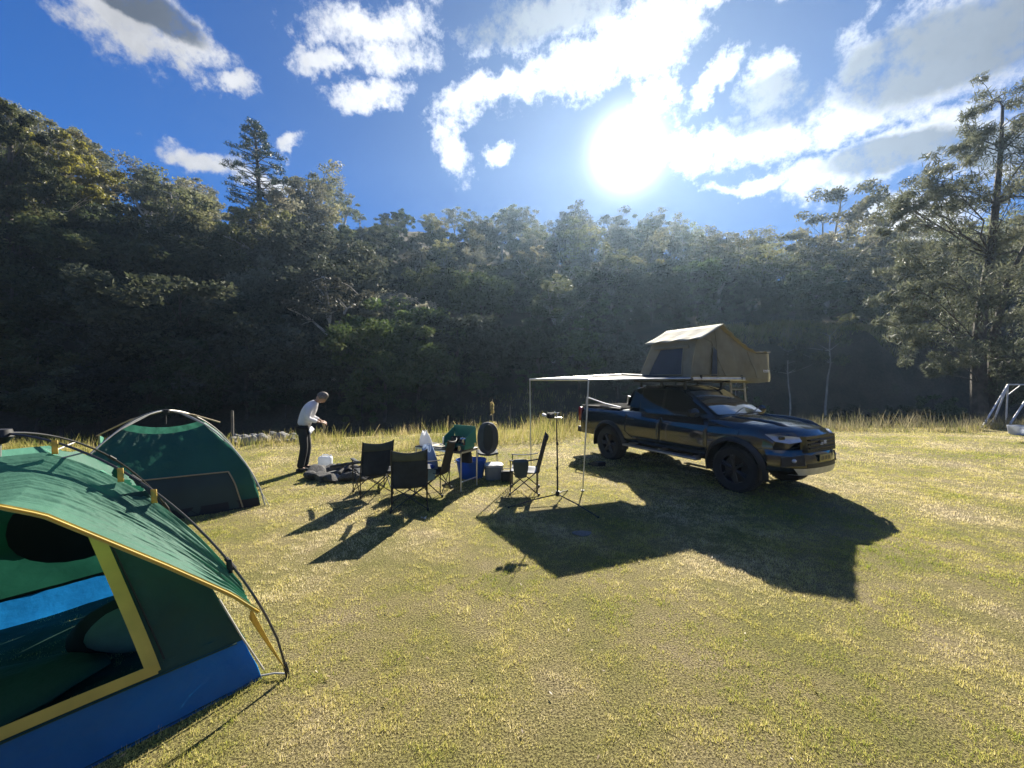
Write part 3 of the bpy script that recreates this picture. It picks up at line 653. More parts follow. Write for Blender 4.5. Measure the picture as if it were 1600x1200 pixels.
for i in range(70):
    px = rng.uniform(368, 462); x_ = (px - 800) / F * 12.8; d = float(edge_y(x_)) + rng.uniform(-.5, 1.0); x_ = (px - 800) / F * d
    o = bpy.data.objects.new('creek_rock', RK[i % 3]); COL.objects.link(o); s = rng.uniform(.08, .24)
    o.location = (x_, d, float(terrain_z(x_, d)) + s * .3); o.rotation_euler = (rng.random(), rng.random(), rng.random() * 6); o.scale = (s, s, s)
    tag(o, 'grey creek rock in the bank of stones left of the person', 'rock', 'grey rocks heaped along the creek bank')
for i in range(55):
    px = rng.uniform(480, 980); d = rng.uniform(18.5, 25); x_ = (px - 800) / F * d
    o = bpy.data.objects.new('creek_rock', RK[i % 3]); COL.objects.link(o); s = rng.uniform(.12, .42)
    o.location = (x_, d, float(terrain_z(x_, d)) + s * .3); o.rotation_euler = (rng.random(), rng.random(), rng.random() * 6); o.scale = (s, s, s)
    tag(o, 'shaded rock lying in the creek bed behind the camp', 'rock', 'shaded rocks in the creek bed')
# creek water
mb = MB(); mb.grid(lambda u, v: Vector((-60 + 130 * u, 19.0 + 5.2 * v + 1.0 * math.sin(u * 9), -1.66)), 40, 4)
w = mb.build('creek_water', mat('water', (.02, .03, .03), .08, noise_amt=.2, bump=.02, bscale=3)); struct(w, 'dark creek water')

# valley haze, also standing in for the lens veil near the sun
hz_ = MB(); hz_.box((10, 40, 33), (330, 190, 78)); ho = hz_.build('haze', None or mat('tmp', (1, 1, 1)), smooth=False)
hm = bpy.data.materials.new('haze_air'); hm.use_nodes = True; t = hm.node_tree; t.nodes.clear()
out = t.nodes.new('ShaderNodeOutputMaterial'); pv = t.nodes.new('ShaderNodeVolumePrincipled')
pv.inputs['Color'].default_value = (.52, .74, 1, 1); pv.inputs['Density'].default_value = .0005; pv.inputs['Anisotropy'].default_value = .62
t.links.new(pv.outputs[0], out.inputs['Volume']); ho.data.materials.clear(); ho.data.materials.append(hm)
ho['kind'] = 'stuff'; ho['label'] = 'thin bluish valley haze glowing under the sun'; ho['category'] = 'haze'
# ================================================================== objects
M_paint = mat('dark_blue_paint', (.005, .009, .017), .14, noise_amt=.1, coat=.9, spec=.5)
M_trim = mat('black_plastic', (.018, .018, .019), .55, noise_amt=.2)
M_gloss = mat('gloss_black', (.008, .008, .009), .12, spec=.6)
M_glass = mat('dark_glass', (.006, .009, .011), .06, spec=.35, noise_amt=0)
M_screen = mat('windscreen_glass', (.02, .03, .035), .05, spec=1., coat=1., noise_amt=0)
M_tyre = mat('tyre_rubber', (.016, .016, .016), .85, noise_amt=.2, bump=.003, bscale=90)
M_rim = mat('dark_alloy', (.05, .05, .055), .4, metal=.7)
M_silver = mat('silver_skid', (.55, .56, .58), .4, metal=.5)
M_alu = mat('aluminium', (.62, .62, .62), .38, metal=.85)
M_lamp = mat('headlight_glass', (.46, .49, .54), .15, metal=.25, coat=1.)
M_red = mat('tail_lamp', (.25, .012, .01), .2, coat=1.)
M_under = mat('underbody', (.01, .01, .01), .9)
M_white = mat('white_mark', (.75, .75, .75), .5)
M_plate = mat('number_plate', (.42, .33, .10), .5)

# ------------------------------------------------------------------ pickup truck (X forward, Y left, origin under front axle)
truck = thing('pickup_truck', 'dark blue dual-cab pickup truck parked on the grass with a tent on its roof', 'pickup truck', (4.73, 7.45, 0), RAD(-61.7))
LIFT = .05; WR = .405; AX = (0., -3.22)
def zbot(X):
    b = .50 + LIFT
    for a in AX:
        d = abs(X - a); R = .50
        if d < R: b = max(b, WR + math.sqrt(R * R - d * d))
    if X > .62: b = .47 + LIFT
    return b
def bmp(y, z, out=0.):
    return Vector((.985 + out - .40 * (abs(y) / .935) ** 3.0 - .35 * max(0, (z - .62)) ** 2 * 3 - .25 * max(0, .60 - z) ** 1.5 * 2, y * (1 + out / 2), z))
def pl(x, *pts): return float(np.interp(x, [p[0] for p in pts], [p[1] for p in pts]))
def ztop(X): return LIFT + pl(X, (-4.4, 1.20), (-2.85, 1.22), (-2.8, 1.215), (-.5, 1.235), (-.3, 1.235), (.1, 1.215), (.45, 1.18), (.7, 1.13), (.82, 1.08), (.90, 1.00), (.93, .95))
def zshould(X): return min(ztop(X) - .02, LIFT + pl(X, (-4.4, 1.15), (-.6, 1.14), (0, 1.10), (.5, 1.04), (.93, .90)))
def halfw(X, z):
    w = pl(X, (-4.4, .90), (-4.2, .925), (-1, .925), (.3, .925), (.7, .90), (.93, .86))
    zs = zshould(X); f = (z - LIFT)
    w -= .035 * max(0, (.62 - f)) / .2 + .06 * max(0, (f - .82) / .35) ** 2
    return w
def sweep(X, y):
    if X > .15: X -= ((X - .15) / .78) ** 1.3 * .34 * (abs(y) / .9) ** 2.6
    if X < -4.2: X += (-4.2 - X) / .2 * .06 * (abs(y) / .9) ** 3
    return X
XS = sorted(set([round(-4.40 + .04 * i, 3) for i in range(134)] + [.93, .90, -2.82]))
XS = [x for x in XS if x <= .93]
def section(X):
    zb, zt, zs = zbot(X), ztop(X), zshould(X); pts = [(0, zb), (halfw(X, zb) - .10, zb)]
    if zs < zb + .02: zs = zb + .02
    for k in range(8): z = zb + (zs - zb) * k / 7; pts.append((halfw(X, z) - (.012 if k == 0 else 0), z))
    w = pts[-1][0]
    pts += [(w - .03, zs + (zt - zs) * .45), (w - .09, zs + (zt - zs) * .75), (w * .62, zt), (w * .55, zt + (.012 if X > -.4 else 0)), (0, zt + (.02 if X > -.4 else 0))]
    return pts
mb = MB(); secs = [section(x) for x in XS]; K_ = len(secs[0]); vs = []
for x, s_ in zip(XS, secs):
    ring = [(y, z) for y, z in s_] + [(-y, z) for y, z in reversed(s_[1:-1])]
    vs += [(sweep(x, y), y, z) for y, z in ring]
NR = 2 * K_ - 2; fs = []
for i in range(len(XS) - 1):
    for k in range(NR): fs.append((i * NR + k, (i + 1) * NR + k, (i + 1) * NR + (k + 1) % NR, i * NR + (k + 1) % NR))
fs.append(tuple(range(NR))); fs.append(tuple((len(XS) - 1) * NR + k for k in reversed(range(NR))))
mb.add(vs, fs); mb.build('body', M_paint, truck, ang=40)
# bonnet ridges
mb = MB()
for s_ in (-1, 1):
    mb.tube([(-.3, .50 * s_, ztop(-.3) + .012), (.2, .50 * s_, ztop(.2) + .016), (.55, .47 * s_, ztop(.55) + .012), (.74, .44 * s_, ztop(.74) - .01)], [.012, .03, .03, .01], 8)
mb.build('bonnet_ridge', M_paint, truck)
# underbody
mb = MB(); mb.box((-1.7, 0, .50), (5.0, 1.0, .22)); mb.box((0, 0, .41), (.14, 1.5, .14)); mb.box((-3.22, 0, .41), (.14, 1.5, .14)); mb.box((-1.7, 0, .62), (2.0, 1.6, .1))
for a in AX:
    for s_ in (-1, 1): mb.box((a, .58 * s_, .80), (.9, .05, .5))
mb.build('underbody', M_under, truck, smooth=False)
# cab
LV = [(1.20, -.30, -2.80, .815), (1.35, -.52, -2.79, .785), (1.50, -.78, -2.75, .745), (1.63, -1.00, -2.70, .705), (1.735, -1.20, -2.63, .665), (1.79, -1.38, -2.52, .60), (1.815, -1.62, -2.40, .45)]
LV = [(z + LIFT, a, b, w) for z, a, b, w in LV]
def cabp(zl, t, out=0.):
    """t 0..1 around the plan loop; returns point on cab skin"""
    xf = np.interp(zl, [l[0] for l in LV], [l[1] for l in LV]); xr = np.interp(zl, [l[0] for l in LV], [l[2] for l in LV]); w = np.interp(zl, [l[0] for l in LV], [l[3] for l in LV])
    cx, hx = (xf + xr) / 2, (xf - xr) / 2; a = 2 * math.pi * t; n = 7.
    c, s_ = math.cos(a), math.sin(a); q = (abs(c) ** n + abs(s_) ** n) ** (-1 / n)
    x, y = c * q, s_ * q
    if x > 0: x -= .05 * abs(y) ** 2 * x / max(hx, .1)
    return Vector((cx + x * hx, y * w, zl))
mb = MB(); NP = 64; vs = []
for l in LV: vs += [cabp(l[0], k / NP) for k in range(NP)]
fs = [(i * NP + k, i * NP + (k + 1) % NP, (i + 1) * NP + (k + 1) % NP, (i + 1) * NP + k) for i in range(len(LV) - 1) for k in range(NP)]
fs.append(tuple((len(LV) - 1) * NP + k for k in range(NP))); mb.add(vs, fs); mb.build('cab', M_paint, truck, ang=50)
def wz(z): return float(np.interp(z, [l[0] for l in LV], [l[3] for l in LV]))
def fz(z): return float(np.interp(z, [l[0] for l in LV], [l[1] for l in LV]))
def rz_(z): return float(np.interp(z, [l[0] for l in LV], [l[2] for l in LV]))
# windscreen, rear glass
z0, z1 = 1.27 + LIFT, 1.72 + LIFT
mb = MB(); mb.grid(lambda u, v: Vector((fz(z0 + (z1 - z0) * v) - .05 * (abs(2 * u - 1) ** 2) * .9 + .016, (2 * u - 1) * (wz(z0 + (z1 - z0) * v) - .075), z0 + (z1 - z0) * v + .004)), 16, 8)
mb.build('windscreen', M_screen, truck, ang=80)
mb = MB(); mb.grid(lambda u, v: Vector((rz_(z0 + .03 + (z1 - z0 - .03) * v) - .008, (2 * u - 1) * (wz(z0 + (z1 - z0) * v) - .10), z0 + .03 + (z1 - z0 - .03) * v)), 6, 5)
mb.build('rear_window', M_glass, truck, ang=80)
for s_ in (-1, 1):
    for (xa, xb, ta, tb, nm) in ((None, -1.62, None, -1.62, 'window'), (-1.70, -2.28, -1.70, -2.28, 'window'), (-2.33, -2.62, -2.33, -2.50, 'quarter_window')):
        mb = MB()
        def fn(u, v):
            z = z0 + .01 + (z1 - z0 - .02) * v; xf = fz(z) - .16 if xa is None else xa + (ta - xa) * v; xr = xb + (tb - xb) * v
            xf = max(xf, xr + .02); return Vector((xf + (xr - xf) * u, s_ * (wz(z) + .006), z))
        mb.grid(fn, 8, 6); mb.build(nm, M_glass, truck, ang=80)
    # door panels with handles
    for (xa, xb) in ((-.52, -1.64), (-1.66, -2.66)):
        mb = MB()
        def fn(u, v):
            X = xa + (xb - xa) * u; zl = .60 + LIFT; 
            if xb < -2.6 and u > .6: zl = max(zl, zbot(-2.66 - .0) - 0 + max(0, (u - .6)) * .55)
            z = zl + (zshould(X) - .01 - zl) * v; return Vector((X, s_ * (halfw(X, z) + .008), z))
        mb.grid(fn, 14, 8); dr = mb.build('door', M_paint, truck, ang=60, solid=.006)
        hb = MB(); hx = xb + .17; hb.box((hx, s_ * (halfw(hx, 1.07) + .03), 1.03 + LIFT), (.19, .03, .03), bev=.008); hb.build('handle', M_gloss, dr)
    # flares
    for a in AX:
        mb = MB(); 
        def fn(u, v):
            t_ = math.pi * (-.06 + 1.12 * u); R = .50 + .075 * v; X = a + math.cos(t_) * R; z = WR + math.sin(t_) * R
            return Vector((X, s_ * (halfw(X, min(z, 1.0)) + .055 - .05 * v ** 2 ), z))
        mb.grid(fn, 26, 4)
        mb.grid(lambda u, v: Vector((a + math.cos(math.pi * (-.06 + 1.12 * u)) * (.50 - .01), s_ * (.72 + .26 * v), WR + math.sin(math.pi * (-.06 + 1.12 * u)) * .49)), 26, 1)
        mb.build('fender_flare', M_trim, truck, ang=60)
    # side step
    mb = MB(); mb.box((-1.62, s_ * .98, .47), (1.95, .17, .045), bev=.015)
    for X in (-.75, -1.6, -2.45): mb.box((X, s_ * .85, .50), (.06, .25, .04))
    mb.build('side_step', mat('step_metal', (.30, .30, .31), .35, metal=.7), truck)
    # mirror
    mb = MB(); mb.ell((-.66, s_ * 1.09, 1.30 + LIFT), (.07, .125, .095), 14, 10); mb.tube([(-.70, s_ * .84, 1.26 + LIFT), (-.67, s_ * 1.0, 1.27 + LIFT)], .03, 8)
    mr = mb.build('mirror', M_gloss, truck); 
    mb = MB(); mb.box((-.725, s_ * 1.09, 1.30 + LIFT), (.01, .19, .13), bev=.004); mb.build('mirror_glass', M_screen, mr)
    # headlight
    mb = MB(); PL = [(.50, .885, 1.035), (.62, .85, 1.045), (.84, .52, 1.00), (.87, .50, .93), (.78, .70, .90), (.64, .85, .93)]
    n_ = Vector((.62, s_ * .62, .3)).normalized(); cen = Vector((.67, s_ * .715, .975 + LIFT))
    ring = [Vector((sweep(x + .20, y) if 0 else x, s_ * y, z + LIFT)) for x, y, z in PL]
    out_ = [p + Vector((.035, s_ * .03, 0)) for p in ring]
    mb.add(ring + out_ + [cen + n_ * .055], [(i, (i + 1) % 6, 6 + (i + 1) % 6, 6 + i) for i in range(6)] + [(6 + i, 6 + (i + 1) % 6, 12) for i in range(6)])
    hl = mb.build('headlight', M_lamp, truck, ang=60)
    mb = MB(); mb.box((.73, s_ * .79, .985 + LIFT), (.09, .03, .05), Matrix.Rotation(RAD(-52 * s_), 3, 'Z'), bev=.01); mb.build('lamp_bezel', M_gloss, hl)
    # fog lamp pod let into the bumper
    mb = MB(); mb.grid(lambda u, v: bmp(s_ * (.50 + .30 * u), .60 + .15 * v - .03 * u, .006), 8, 4); fp = mb.build('fog_lamp', M_trim, truck)
    mb = MB(); q_ = [bmp(s_ * y, z, .010) for y, z in ((.50, .60), (.49, .76), (.80, .72), (.81, .58))]; mb.tube(q_ + q_[:1], .009, 6); mb.build('lamp_surround', M_rim, fp)
    mb = MB(); mb.ell(bmp(s_ * .65, .67, .0), (.035, .045, .035), 12, 8); mb.build('lens', M_lamp, fp)
    # tail lamp
    mb = MB(); mb.box((-4.37, s_ * .86, 1.00 + LIFT), (.12, .13, .38), bev=.03); mb.build('tail_light', M_red, truck)
# grille with bars, lower bumper, skid, plate, emblem
mb = MB(); mb.add([(.93, -.47, 1.06), (.93, .47, 1.06), (.955, .44, .80), (.955, -.44, .80), (.86, -.52, 1.06), (.86, .52, 1.06), (.86, .48, .79), (.86, -.48, .79)],
                  [(0, 1, 2, 3), (4, 5, 1, 0), (3, 2, 6, 7), (0, 3, 7, 4), (1, 5, 6, 2)]); gr = mb.build('grille', M_gloss, truck, smooth=False)
mb = MB()
for z in (.865, .93, .995): mb.box((.955, 0, z), (.02, .80, .026), bev=.006)
mb.build('grille_bar', M_trim, gr)
mb = MB()
for (c_, s2, r_) in (((.985, .02, .935), (.012, .07, .018), 0), ((.985, -.0, .955), (.012, .018, .06), 14), ((.985, .035, .955), (.012, .018, .06), -20), ((.985, -.09, .925), (.012, .07, .012), 0), ((.985, -.08, .95), (.012, .05, .012), 0)):
    mb.box(c_, s2, Matrix.Rotation(RAD(r_), 3, 'X'))
mb.build('emblem', M_white, gr, smooth=False)
mb = MB(); mb.grid(lambda u, v: bmp((2 * u - 1) * .935, .50 + .335 * v), 40, 12); mb.grid(lambda u, v: bmp((2 * u - 1) * .935, .835) - Vector((.12 * v, 0, -.004 * v)), 40, 1); mb.grid(lambda u, v: bmp((2 * u - 1) * .935, .50) - Vector((.15 * v, 0, 0)), 40, 1); mb.build('front_bumper', M_paint, truck, ang=50)
mb = MB(); mb.grid(lambda u, v: bmp((2 * u - 1) * (.56 + .10 * v), .43 + .115 * v, .012), 18, 5); mb.grid(lambda u, v: bmp((2 * u - 1) * .56, .43, .012) - Vector((.18 * v, 0, .02 * v)), 18, 2); mb.build('skid_plate', M_silver, truck, ang=50)
mb = MB(); mb.grid(lambda u, v: bmp((2 * u - 1) * .44, .535 + .085 * v, .007), 12, 3); mb.build('lower_intake', M_trim, truck)
mb = MB(); mb.grid(lambda u, v: bmp((2 * u - 1) * .50, .79 + .035 * v, .006), 12, 1); mb.build('bumper_step', M_trim, truck)
mb = MB(); mb.box((1.0, 0, .70), (.012, .37, .12), bev=.004); pt = mb.build('number_plate', M_plate, truck)
mb = MB()
for i, y in enumerate((-.13, -.085, -.03, .015, .07, .12)): mb.box((1.0075, y, .70), (.002, .022, .065)); 
mb.build('plate_lettering', M_trim, pt, smooth=False)
# tail: bumper, tow bar, tailgate, tub lid
mb = MB(); mb.box((-4.47, 0, .62), (.16, 1.7, .16), bev=.03); mb.build('rear_bumper', M_trim, truck)
mb = MB(); mb.box((-4.60, -.1, .56), (.28, .08, .07)); mb.ell((-4.72, -.1, .64), (.035, .035, .035)); mb.build('tow_bar', M_trim, truck)
mb = MB(); mb.grid(lambda u, v: Vector((-2.90 - 1.45 * u, (2 * v - 1) * .80, 1.283 + .012 * math.sin(u * 40) - .02 * abs(2 * v - 1) ** 4)), 60, 8); mb.build('tub_cover', mat('matt_cover', (.012, .012, .013), 1., spec=.05), truck, solid=.02)
for s_ in (-1, 1): mb = MB(); mb.tube([(-2.95, s_ * .76, 1.30), (-3.5, s_ * .76, 1.36), (-4.25, s_ * .76, 1.50), (-4.28, s_ * .76, 1.30)], .018, 8); mb.build('sports_bar', M_alu, truck)
mb = MB()
for s_ in (-1, 1): mb = MB(); mb.tube([(-2.9, s_ * .82, 1.27), (-3.6, s_ * .84, 1.285), (-4.36, s_ * .82, 1.27)], .022, 8); mb.build('tub_rail', M_trim, truck)
pass
# wheels
mb = MB(); tw = .135
pr = [(.25, -tw + .03), (.36, -tw), (.392, -tw + .018), (WR, -tw + .04), (WR, tw - .04), (.392, tw - .018), (.36, tw), (.25, tw - .03)]
mb.lathe([(r, h) for r, h in pr], (0, 0, 0), 'y', 48, cap=False)
for k in range(48):
    a = 2 * math.pi * k / 48; R = Matrix.Rotation(-a, 3, 'Y')
    for q, yy_ in ((0, -.085), (.5, 0), (0, .085)): aa = a + q * 2 * math.pi / 48; mb.box((math.cos(aa) * (WR + .002), yy_, math.sin(aa) * (WR + .002)), (.016, .06, .03), Matrix.Rotation(-aa, 3, 'Y'))
tyre = mb
rim = MB(); rim.lathe([(.262, -.112), (.262, -.10), (.245, -.09), (.235, .0), (.001, .02)], (0, 0, 0), 'y', 36, cap=False); rim.lathe([(.001, -.095), (.06, -.095), (.065, -.07), (.065, .02), (.001, .02)], (0, 0, 0), 'y', 20)
for k in range(6):
    a = 2 * math.pi * k / 6
    for dl in (-.13, .13):
        c0 = Vector((math.cos(a) * .05, -.085, math.sin(a) * .05)); c1 = Vector((math.cos(a + dl) * .245, -.10, math.sin(a + dl) * .245)); rim.tube([c0, c1], [.024, .016], 6)
tyre_o = rim_o = None
for (X, s_) in ((0, -1), (-3.22, -1), (0, 1), (-3.22, 1)):
    w = bpy.data.objects.new('wheel', None); COL.objects.link(w); w.parent = truck; w.location = (X, s_ * .80, WR - .004); w.rotation_euler = (0, random.Random(X + s_).random() * 3, 0 if s_ < 0 else math.pi)
    if tyre_o is None: tyre_o = tyre.build('tyre', M_tyre, w, ang=30); rim_o = rim.build('rim', M_rim, w, ang=40)
    else:
        for o in (tyre_o, rim_o): c_ = o.copy(); COL.objects.link(c_); c_.parent = w
# wipers, roof rack
mb = MB()
for y in (-.45, .1): mb.tube([(-.26, y, 1.295 + LIFT), (-.36, y + .30, 1.35 + LIFT), (-.42, y + .52, 1.385 + LIFT)], .008, 5)
mb.build('wiper', M_trim, truck)
mb = MB()
for X in (-1.25, -1.85, -2.45): mb.box((X, 0, 1.935), (.05, 1.42, .035), bev=.01); [mb.box((X, s_ * .60, 1.86), (.06, .04, .16)) for s_ in (-1, 1)]
for s_ in (-1, 1): mb.box((-1.85, s_ * .71, 1.945), (1.45, .035, .045), bev=.01)
mb.build('roof_rack', M_trim, truck)

# ------------------------------------------------------------------ rooftop tent (same frame as the truck)
M_canvas = mat('tan_canvas', (.28, .26, .175), .85, noise_amt=.15, nscale=4, bump=.012, bscale=7, trans=.3)
M_fly = mat('pale_fly', (.40, .38, .29), .8, noise_amt=.12, nscale=3, bump=.01, bscale=9, trans=.3)
M_mesh = mat('window_mesh', (.035, .042, .05), .7, noise_amt=.2, nscale=6)
rt = thing('rooftop_tent', 'open tan canvas rooftop tent with a dark mesh window standing on the truck roof', 'tent', (4.73, 7.45, 0), RAD(-61.7))
mb = MB(); mb.box((-1.80, .30, 2.00), (1.42, 1.86, .06), bev=.012); mb.build('base', M_alu, rt)
mb = MB(); mb.box((-1.80, 1.45, 1.985), (1.36, .5, .035), bev=.01); mb.build('base_extension', M_alu, rt)
XF_, XR_ = -1.12, -2.50
PR = [(-.62, 2.04), (-.30, 2.82), (.38, 3.13), (.85, 2.91), (1.30, 2.68), (1.75, 2.58), (2.22, 2.60), (2.24, 1.93), (1.75, 1.90), (1.25, 1.96), (1.22, 2.04)]
def tentp(t): 
    n = len(PR); i = int(t * n) % n; f = t * n - int(t * n); a, b = PR[i], PR[(i + 1) % n]; return a[0] + (b[0] - a[0]) * f, a[1] + (b[1] - a[1]) * f
rng = random.Random(4)
# front and rear faces as wrinkled grids, side skin
def face(X, sgn):
    m_ = MB(); NU, NV = 34, 12
    lo = [(-.62, 2.04), (1.22, 2.04), (1.28, 1.955), (1.75, 1.90), (2.24, 1.93)]; hi = [(-.62, 2.04), (-.30, 2.82), (.38, 3.13), (.85, 2.91), (1.30, 2.68), (1.75, 2.58), (2.22, 2.60), (2.24, 2.6)]
    def f(u, v):
        y = -.62 + 2.86 * u; zl = np.interp(y, [p[0] for p in lo], [p[1] for p in lo]); zh = np.interp(y, [p[0] for p in hi], [p[1] for p in hi]); z = zl + (zh - zl) * v
        b = math.sin(math.pi * min(1, v)) ; wv = .018 * math.sin(y * 9 + v * 3) * b + .012 * math.sin(y * 23 + v * 7) * b + .04 * b * math.sin(math.pi * min(1, max(0, u)))
        return Vector((X + sgn * (wv - .12 * max(0, (z - 2.04)) * (1 if y < .3 else .5)), y, z))
    m_.grid(f, NU, NV); return m_
face(XF_, 1).build('canvas_wall', M_canvas, rt, ang=180); face(XR_, -1).build('canvas_wall', M_canvas, rt, ang=180)
def inset(z): return .12 * max(0, z - 2.04)
mb = MB()
def sidef(u, v):
    z = 2.04 + .78 * v; y = -.62 + .32 * v; i_ = inset(z); X = (XF_ - i_) + ((XR_ + i_) - (XF_ - i_)) * u
    return Vector((X, y - .03 * math.sin(math.pi * v) * math.sin(math.pi * u) - .008 * math.sin(X * 17 + v * 4), z))
mb.grid(sidef, 20, 10)
for (y0_, z0_, y1_, z1_) in ((-.30, 2.82, .38, 3.13), (.38, 3.13, .85, 2.91), (.85, 2.91, 1.30, 2.68), (1.30, 2.68, 1.75, 2.58), (1.75, 2.58, 2.22, 2.60), (2.22, 2.60, 2.24, 1.93), (2.24, 1.93, 1.75, 1.90), (1.75, 1.90, 1.25, 1.96)):
    mb.grid(lambda u, v: Vector(((XF_ - .06 * (z0_ > 2.1)) + (XR_ - XF_ + .12 * (z0_ > 2.1)) * u, y0_ + (y1_ - y0_) * v, z0_ + (z1_ - z0_) * v)), 4, 2)
mb.build('canvas_body', M_canvas, rt, ang=30)
mb = MB()           # pale roof fly over the ridge, with a front overhang
mb.grid(lambda u, v: Vector((XF_ + .05 - (XF_ - XR_ + .12) * u, -.38 + .77 * v, 2.825 + .365 * v + .015 * math.sin(u * 20) * (1 - v) - .02 * math.sin(math.pi * v))), 18, 6)
mb.build('roof_fly', M_fly, rt, solid=.008)
mb = MB(); mb.grid(lambda u, v: Vector((XF_ + .03 - (XF_ - XR_ + .10) * u, .38 + (1.84) * v, float(np.interp(.38 + 1.84 * v, [.38, .85, 1.3, 1.75, 2.22], [3.17, 2.94, 2.71, 2.615, 2.64])) + .012 * math.sin(v * 45 + u * 3) + .01 * math.sin(v * 17))), 10, 40)
mb.build('rear_fly', mat('tan_fly', (.34, .30, .19), .8, bump=.01, bscale=9, trans=.2), rt, solid=.008)
mb = MB(); mb.grid(lambda u, v: sidef(.14 + .66 * u + (.08 - .16 * u) * v * 1.0, .06 + .76 * v) + Vector((0, -.012, 0)), 8, 6); wn = mb.build('window', M_mesh, rt, ang=180)
mb = MB()
edge_ = [sidef(.14 + .66 * u + (.08 - .16 * u) * v, .06 + .76 * v) + Vector((0, -.016, 0)) for u, v in [(i / 8, 0) for i in range(9)] + [(1, i / 6) for i in range(1, 7)] + [(1 - i / 8, 1) for i in range(1, 9)] + [(0, 1 - i / 6) for i in range(1, 7)]]
mb.tube(edge_, .014, 6); mb.build('window_trim', M_canvas, wn)
mb = MB(); mb.tube([sidef(.12, .83) + Vector((0, -.03, 0)), sidef(.85, .83) + Vector((0, -.03, 0))], .03, 8); mb.build('rolled_flap', M_canvas, rt)
mb = MB(); mb.grid(lambda u, v: Vector((XF_ + .055 - .055 * v, -.02 + .20 * u + .16 * v - .10 * u * v, 2.06 + .62 * (1 - (1 - v) ** 1.3) * (1 - .1 * u))), 5, 8); mb.build('door_gap', M_mesh, rt, ang=180)
mb = MB()
for i, (y, h_) in enumerate(((1.93, .05), (1.985, .035), (2.03, .035), (2.075, .05), (2.125, .035))): mb.box((XF_ + .034, y, 2.19 + (i % 2) * .004), (.006, .034, h_)); 
mb.box((XF_ + .032, 2.03, 2.155), (.004, .22, .008)); mb.build('logo', M_white, rt, smooth=False)
def fw(y, z): return Vector((XF_ + .03 + .04 * math.sin(math.pi * (y + .62) / 2.86) - .12 * max(0, z - 2.04) * (1 if y < .3 else .5), y, z))
for pts_ in ([(1.62, 2.0), (1.55, 2.2), (1.40, 2.38), (1.28, 2.62)], [(-.12, 2.86), (.10, 2.80), (.20, 2.55), (.30, 2.3), (.45, 2.06)], [(-.5, 2.10), (.4, 2.09), (1.3, 2.04), (2.2, 1.98)], [(.25, 3.1), (.26, 2.7), (.24, 2.4), (.22, 2.08)]):
    mb = MB(); mb.tube([fw(*q) for q in pts_], .009, 5); mb.build('seam', M_canvas, rt)
for y_ in (-.3, 1.1): mb = MB(); mb.box((XF_ + .02, y_, 2.03), (.02, .05, .10)); mb.build('strap', M_trim, rt, smooth=False)
ld = MB()
for dy_ in (-.17, .17): ld.tube([(-1.60 + dy_, 1.72, 1.98), (-1.60 + dy_, 2.02, .02)], .020, 8)
ldo = ld.build('ladder', M_alu, rt)
for k in range(6): t_ = .12 + k * .155; rb = MB(); rb.tube([(-1.77, 1.72 + .30 * t_, 1.98 - 1.96 * t_), (-1.43, 1.72 + .30 * t_, 1.98 - 1.96 * t_)], .016, 6); rb.build('rung', M_alu, ldo)

# ------------------------------------------------------------------ awning
M_awn = mat('awning_canvas', (.27, .26, .23), .9, noise_amt=.1, nscale=3, trans=.12)
aw = thing('awning', 'flat side awning stretched out from the truck roof on two thin poles', 'awning', (0, 0, 0))
A0 = Vector((3.62, 8.05, 1.99)); A1 = Vector((2.72, 9.78, 2.09)); B0 = Vector((1.38, 7.15, 1.985)); B1 = Vector((.40, 8.88, 1.985))
mb = MB(); mb.grid(lambda u, v: A0.lerp(A1, u).lerp(B0.lerp(B1, u), v) + Vector((0, 0, -.035 * math.sin(math.pi * u) * math.sin(math.pi * v))), 14, 18); mb.build('canopy', M_awn, aw, solid=.006, ang=180)
mb = MB(); mb.tube([A0 + Vector((.03, .0, .0)), A1], .045, 8); mb.build('case', M_trim, aw)
mb = MB(); mb.tube([B0, B1], .022, 8); mb.build('front_rail', M_alu, aw)
for a, b in ((A0, B0), (A1, B1)): mb = MB(); mb.tube([a + Vector((0, 0, .02)), b], .016, 8); mb.build('arm', M_alu, aw)
FP = Gp(911, 768)
mb = MB(); mb.tube([B0, B0.lerp(FP, .45), FP], [.014, .013, .011], 8); p1 = mb.build('pole', M_alu, aw)
mb = MB(); mb.tube([FP + Vector((0, 0, .02)), FP + Vector((0, 0, -.02))], .03, 8); mb.build('pole_foot', M_trim, p1)
mb = MB(); mb.tube([B1, Vector((B1.x + .03, B1.y, 0))], .013, 8); mb.build('pole', M_alu, aw)
# wedge block behind the rear wheel
w_ = Gp(938, 727); mb = MB(); mb.prism([(-.2, 0), (.2, 0), (.2, .10), (.05, .10)], lambda a, b: (a, -.12, b), lambda a, b: (a, .12, b)); o = mb.build('wheel_chock', M_trim, smooth=False); o.location = w_ + Vector((-.1, 0, 0)); o.rotation_euler = (0, 0, RAD(-62)); tag(o, 'black wedge chock lying on the grass by the rear wheel', 'wheel chock')

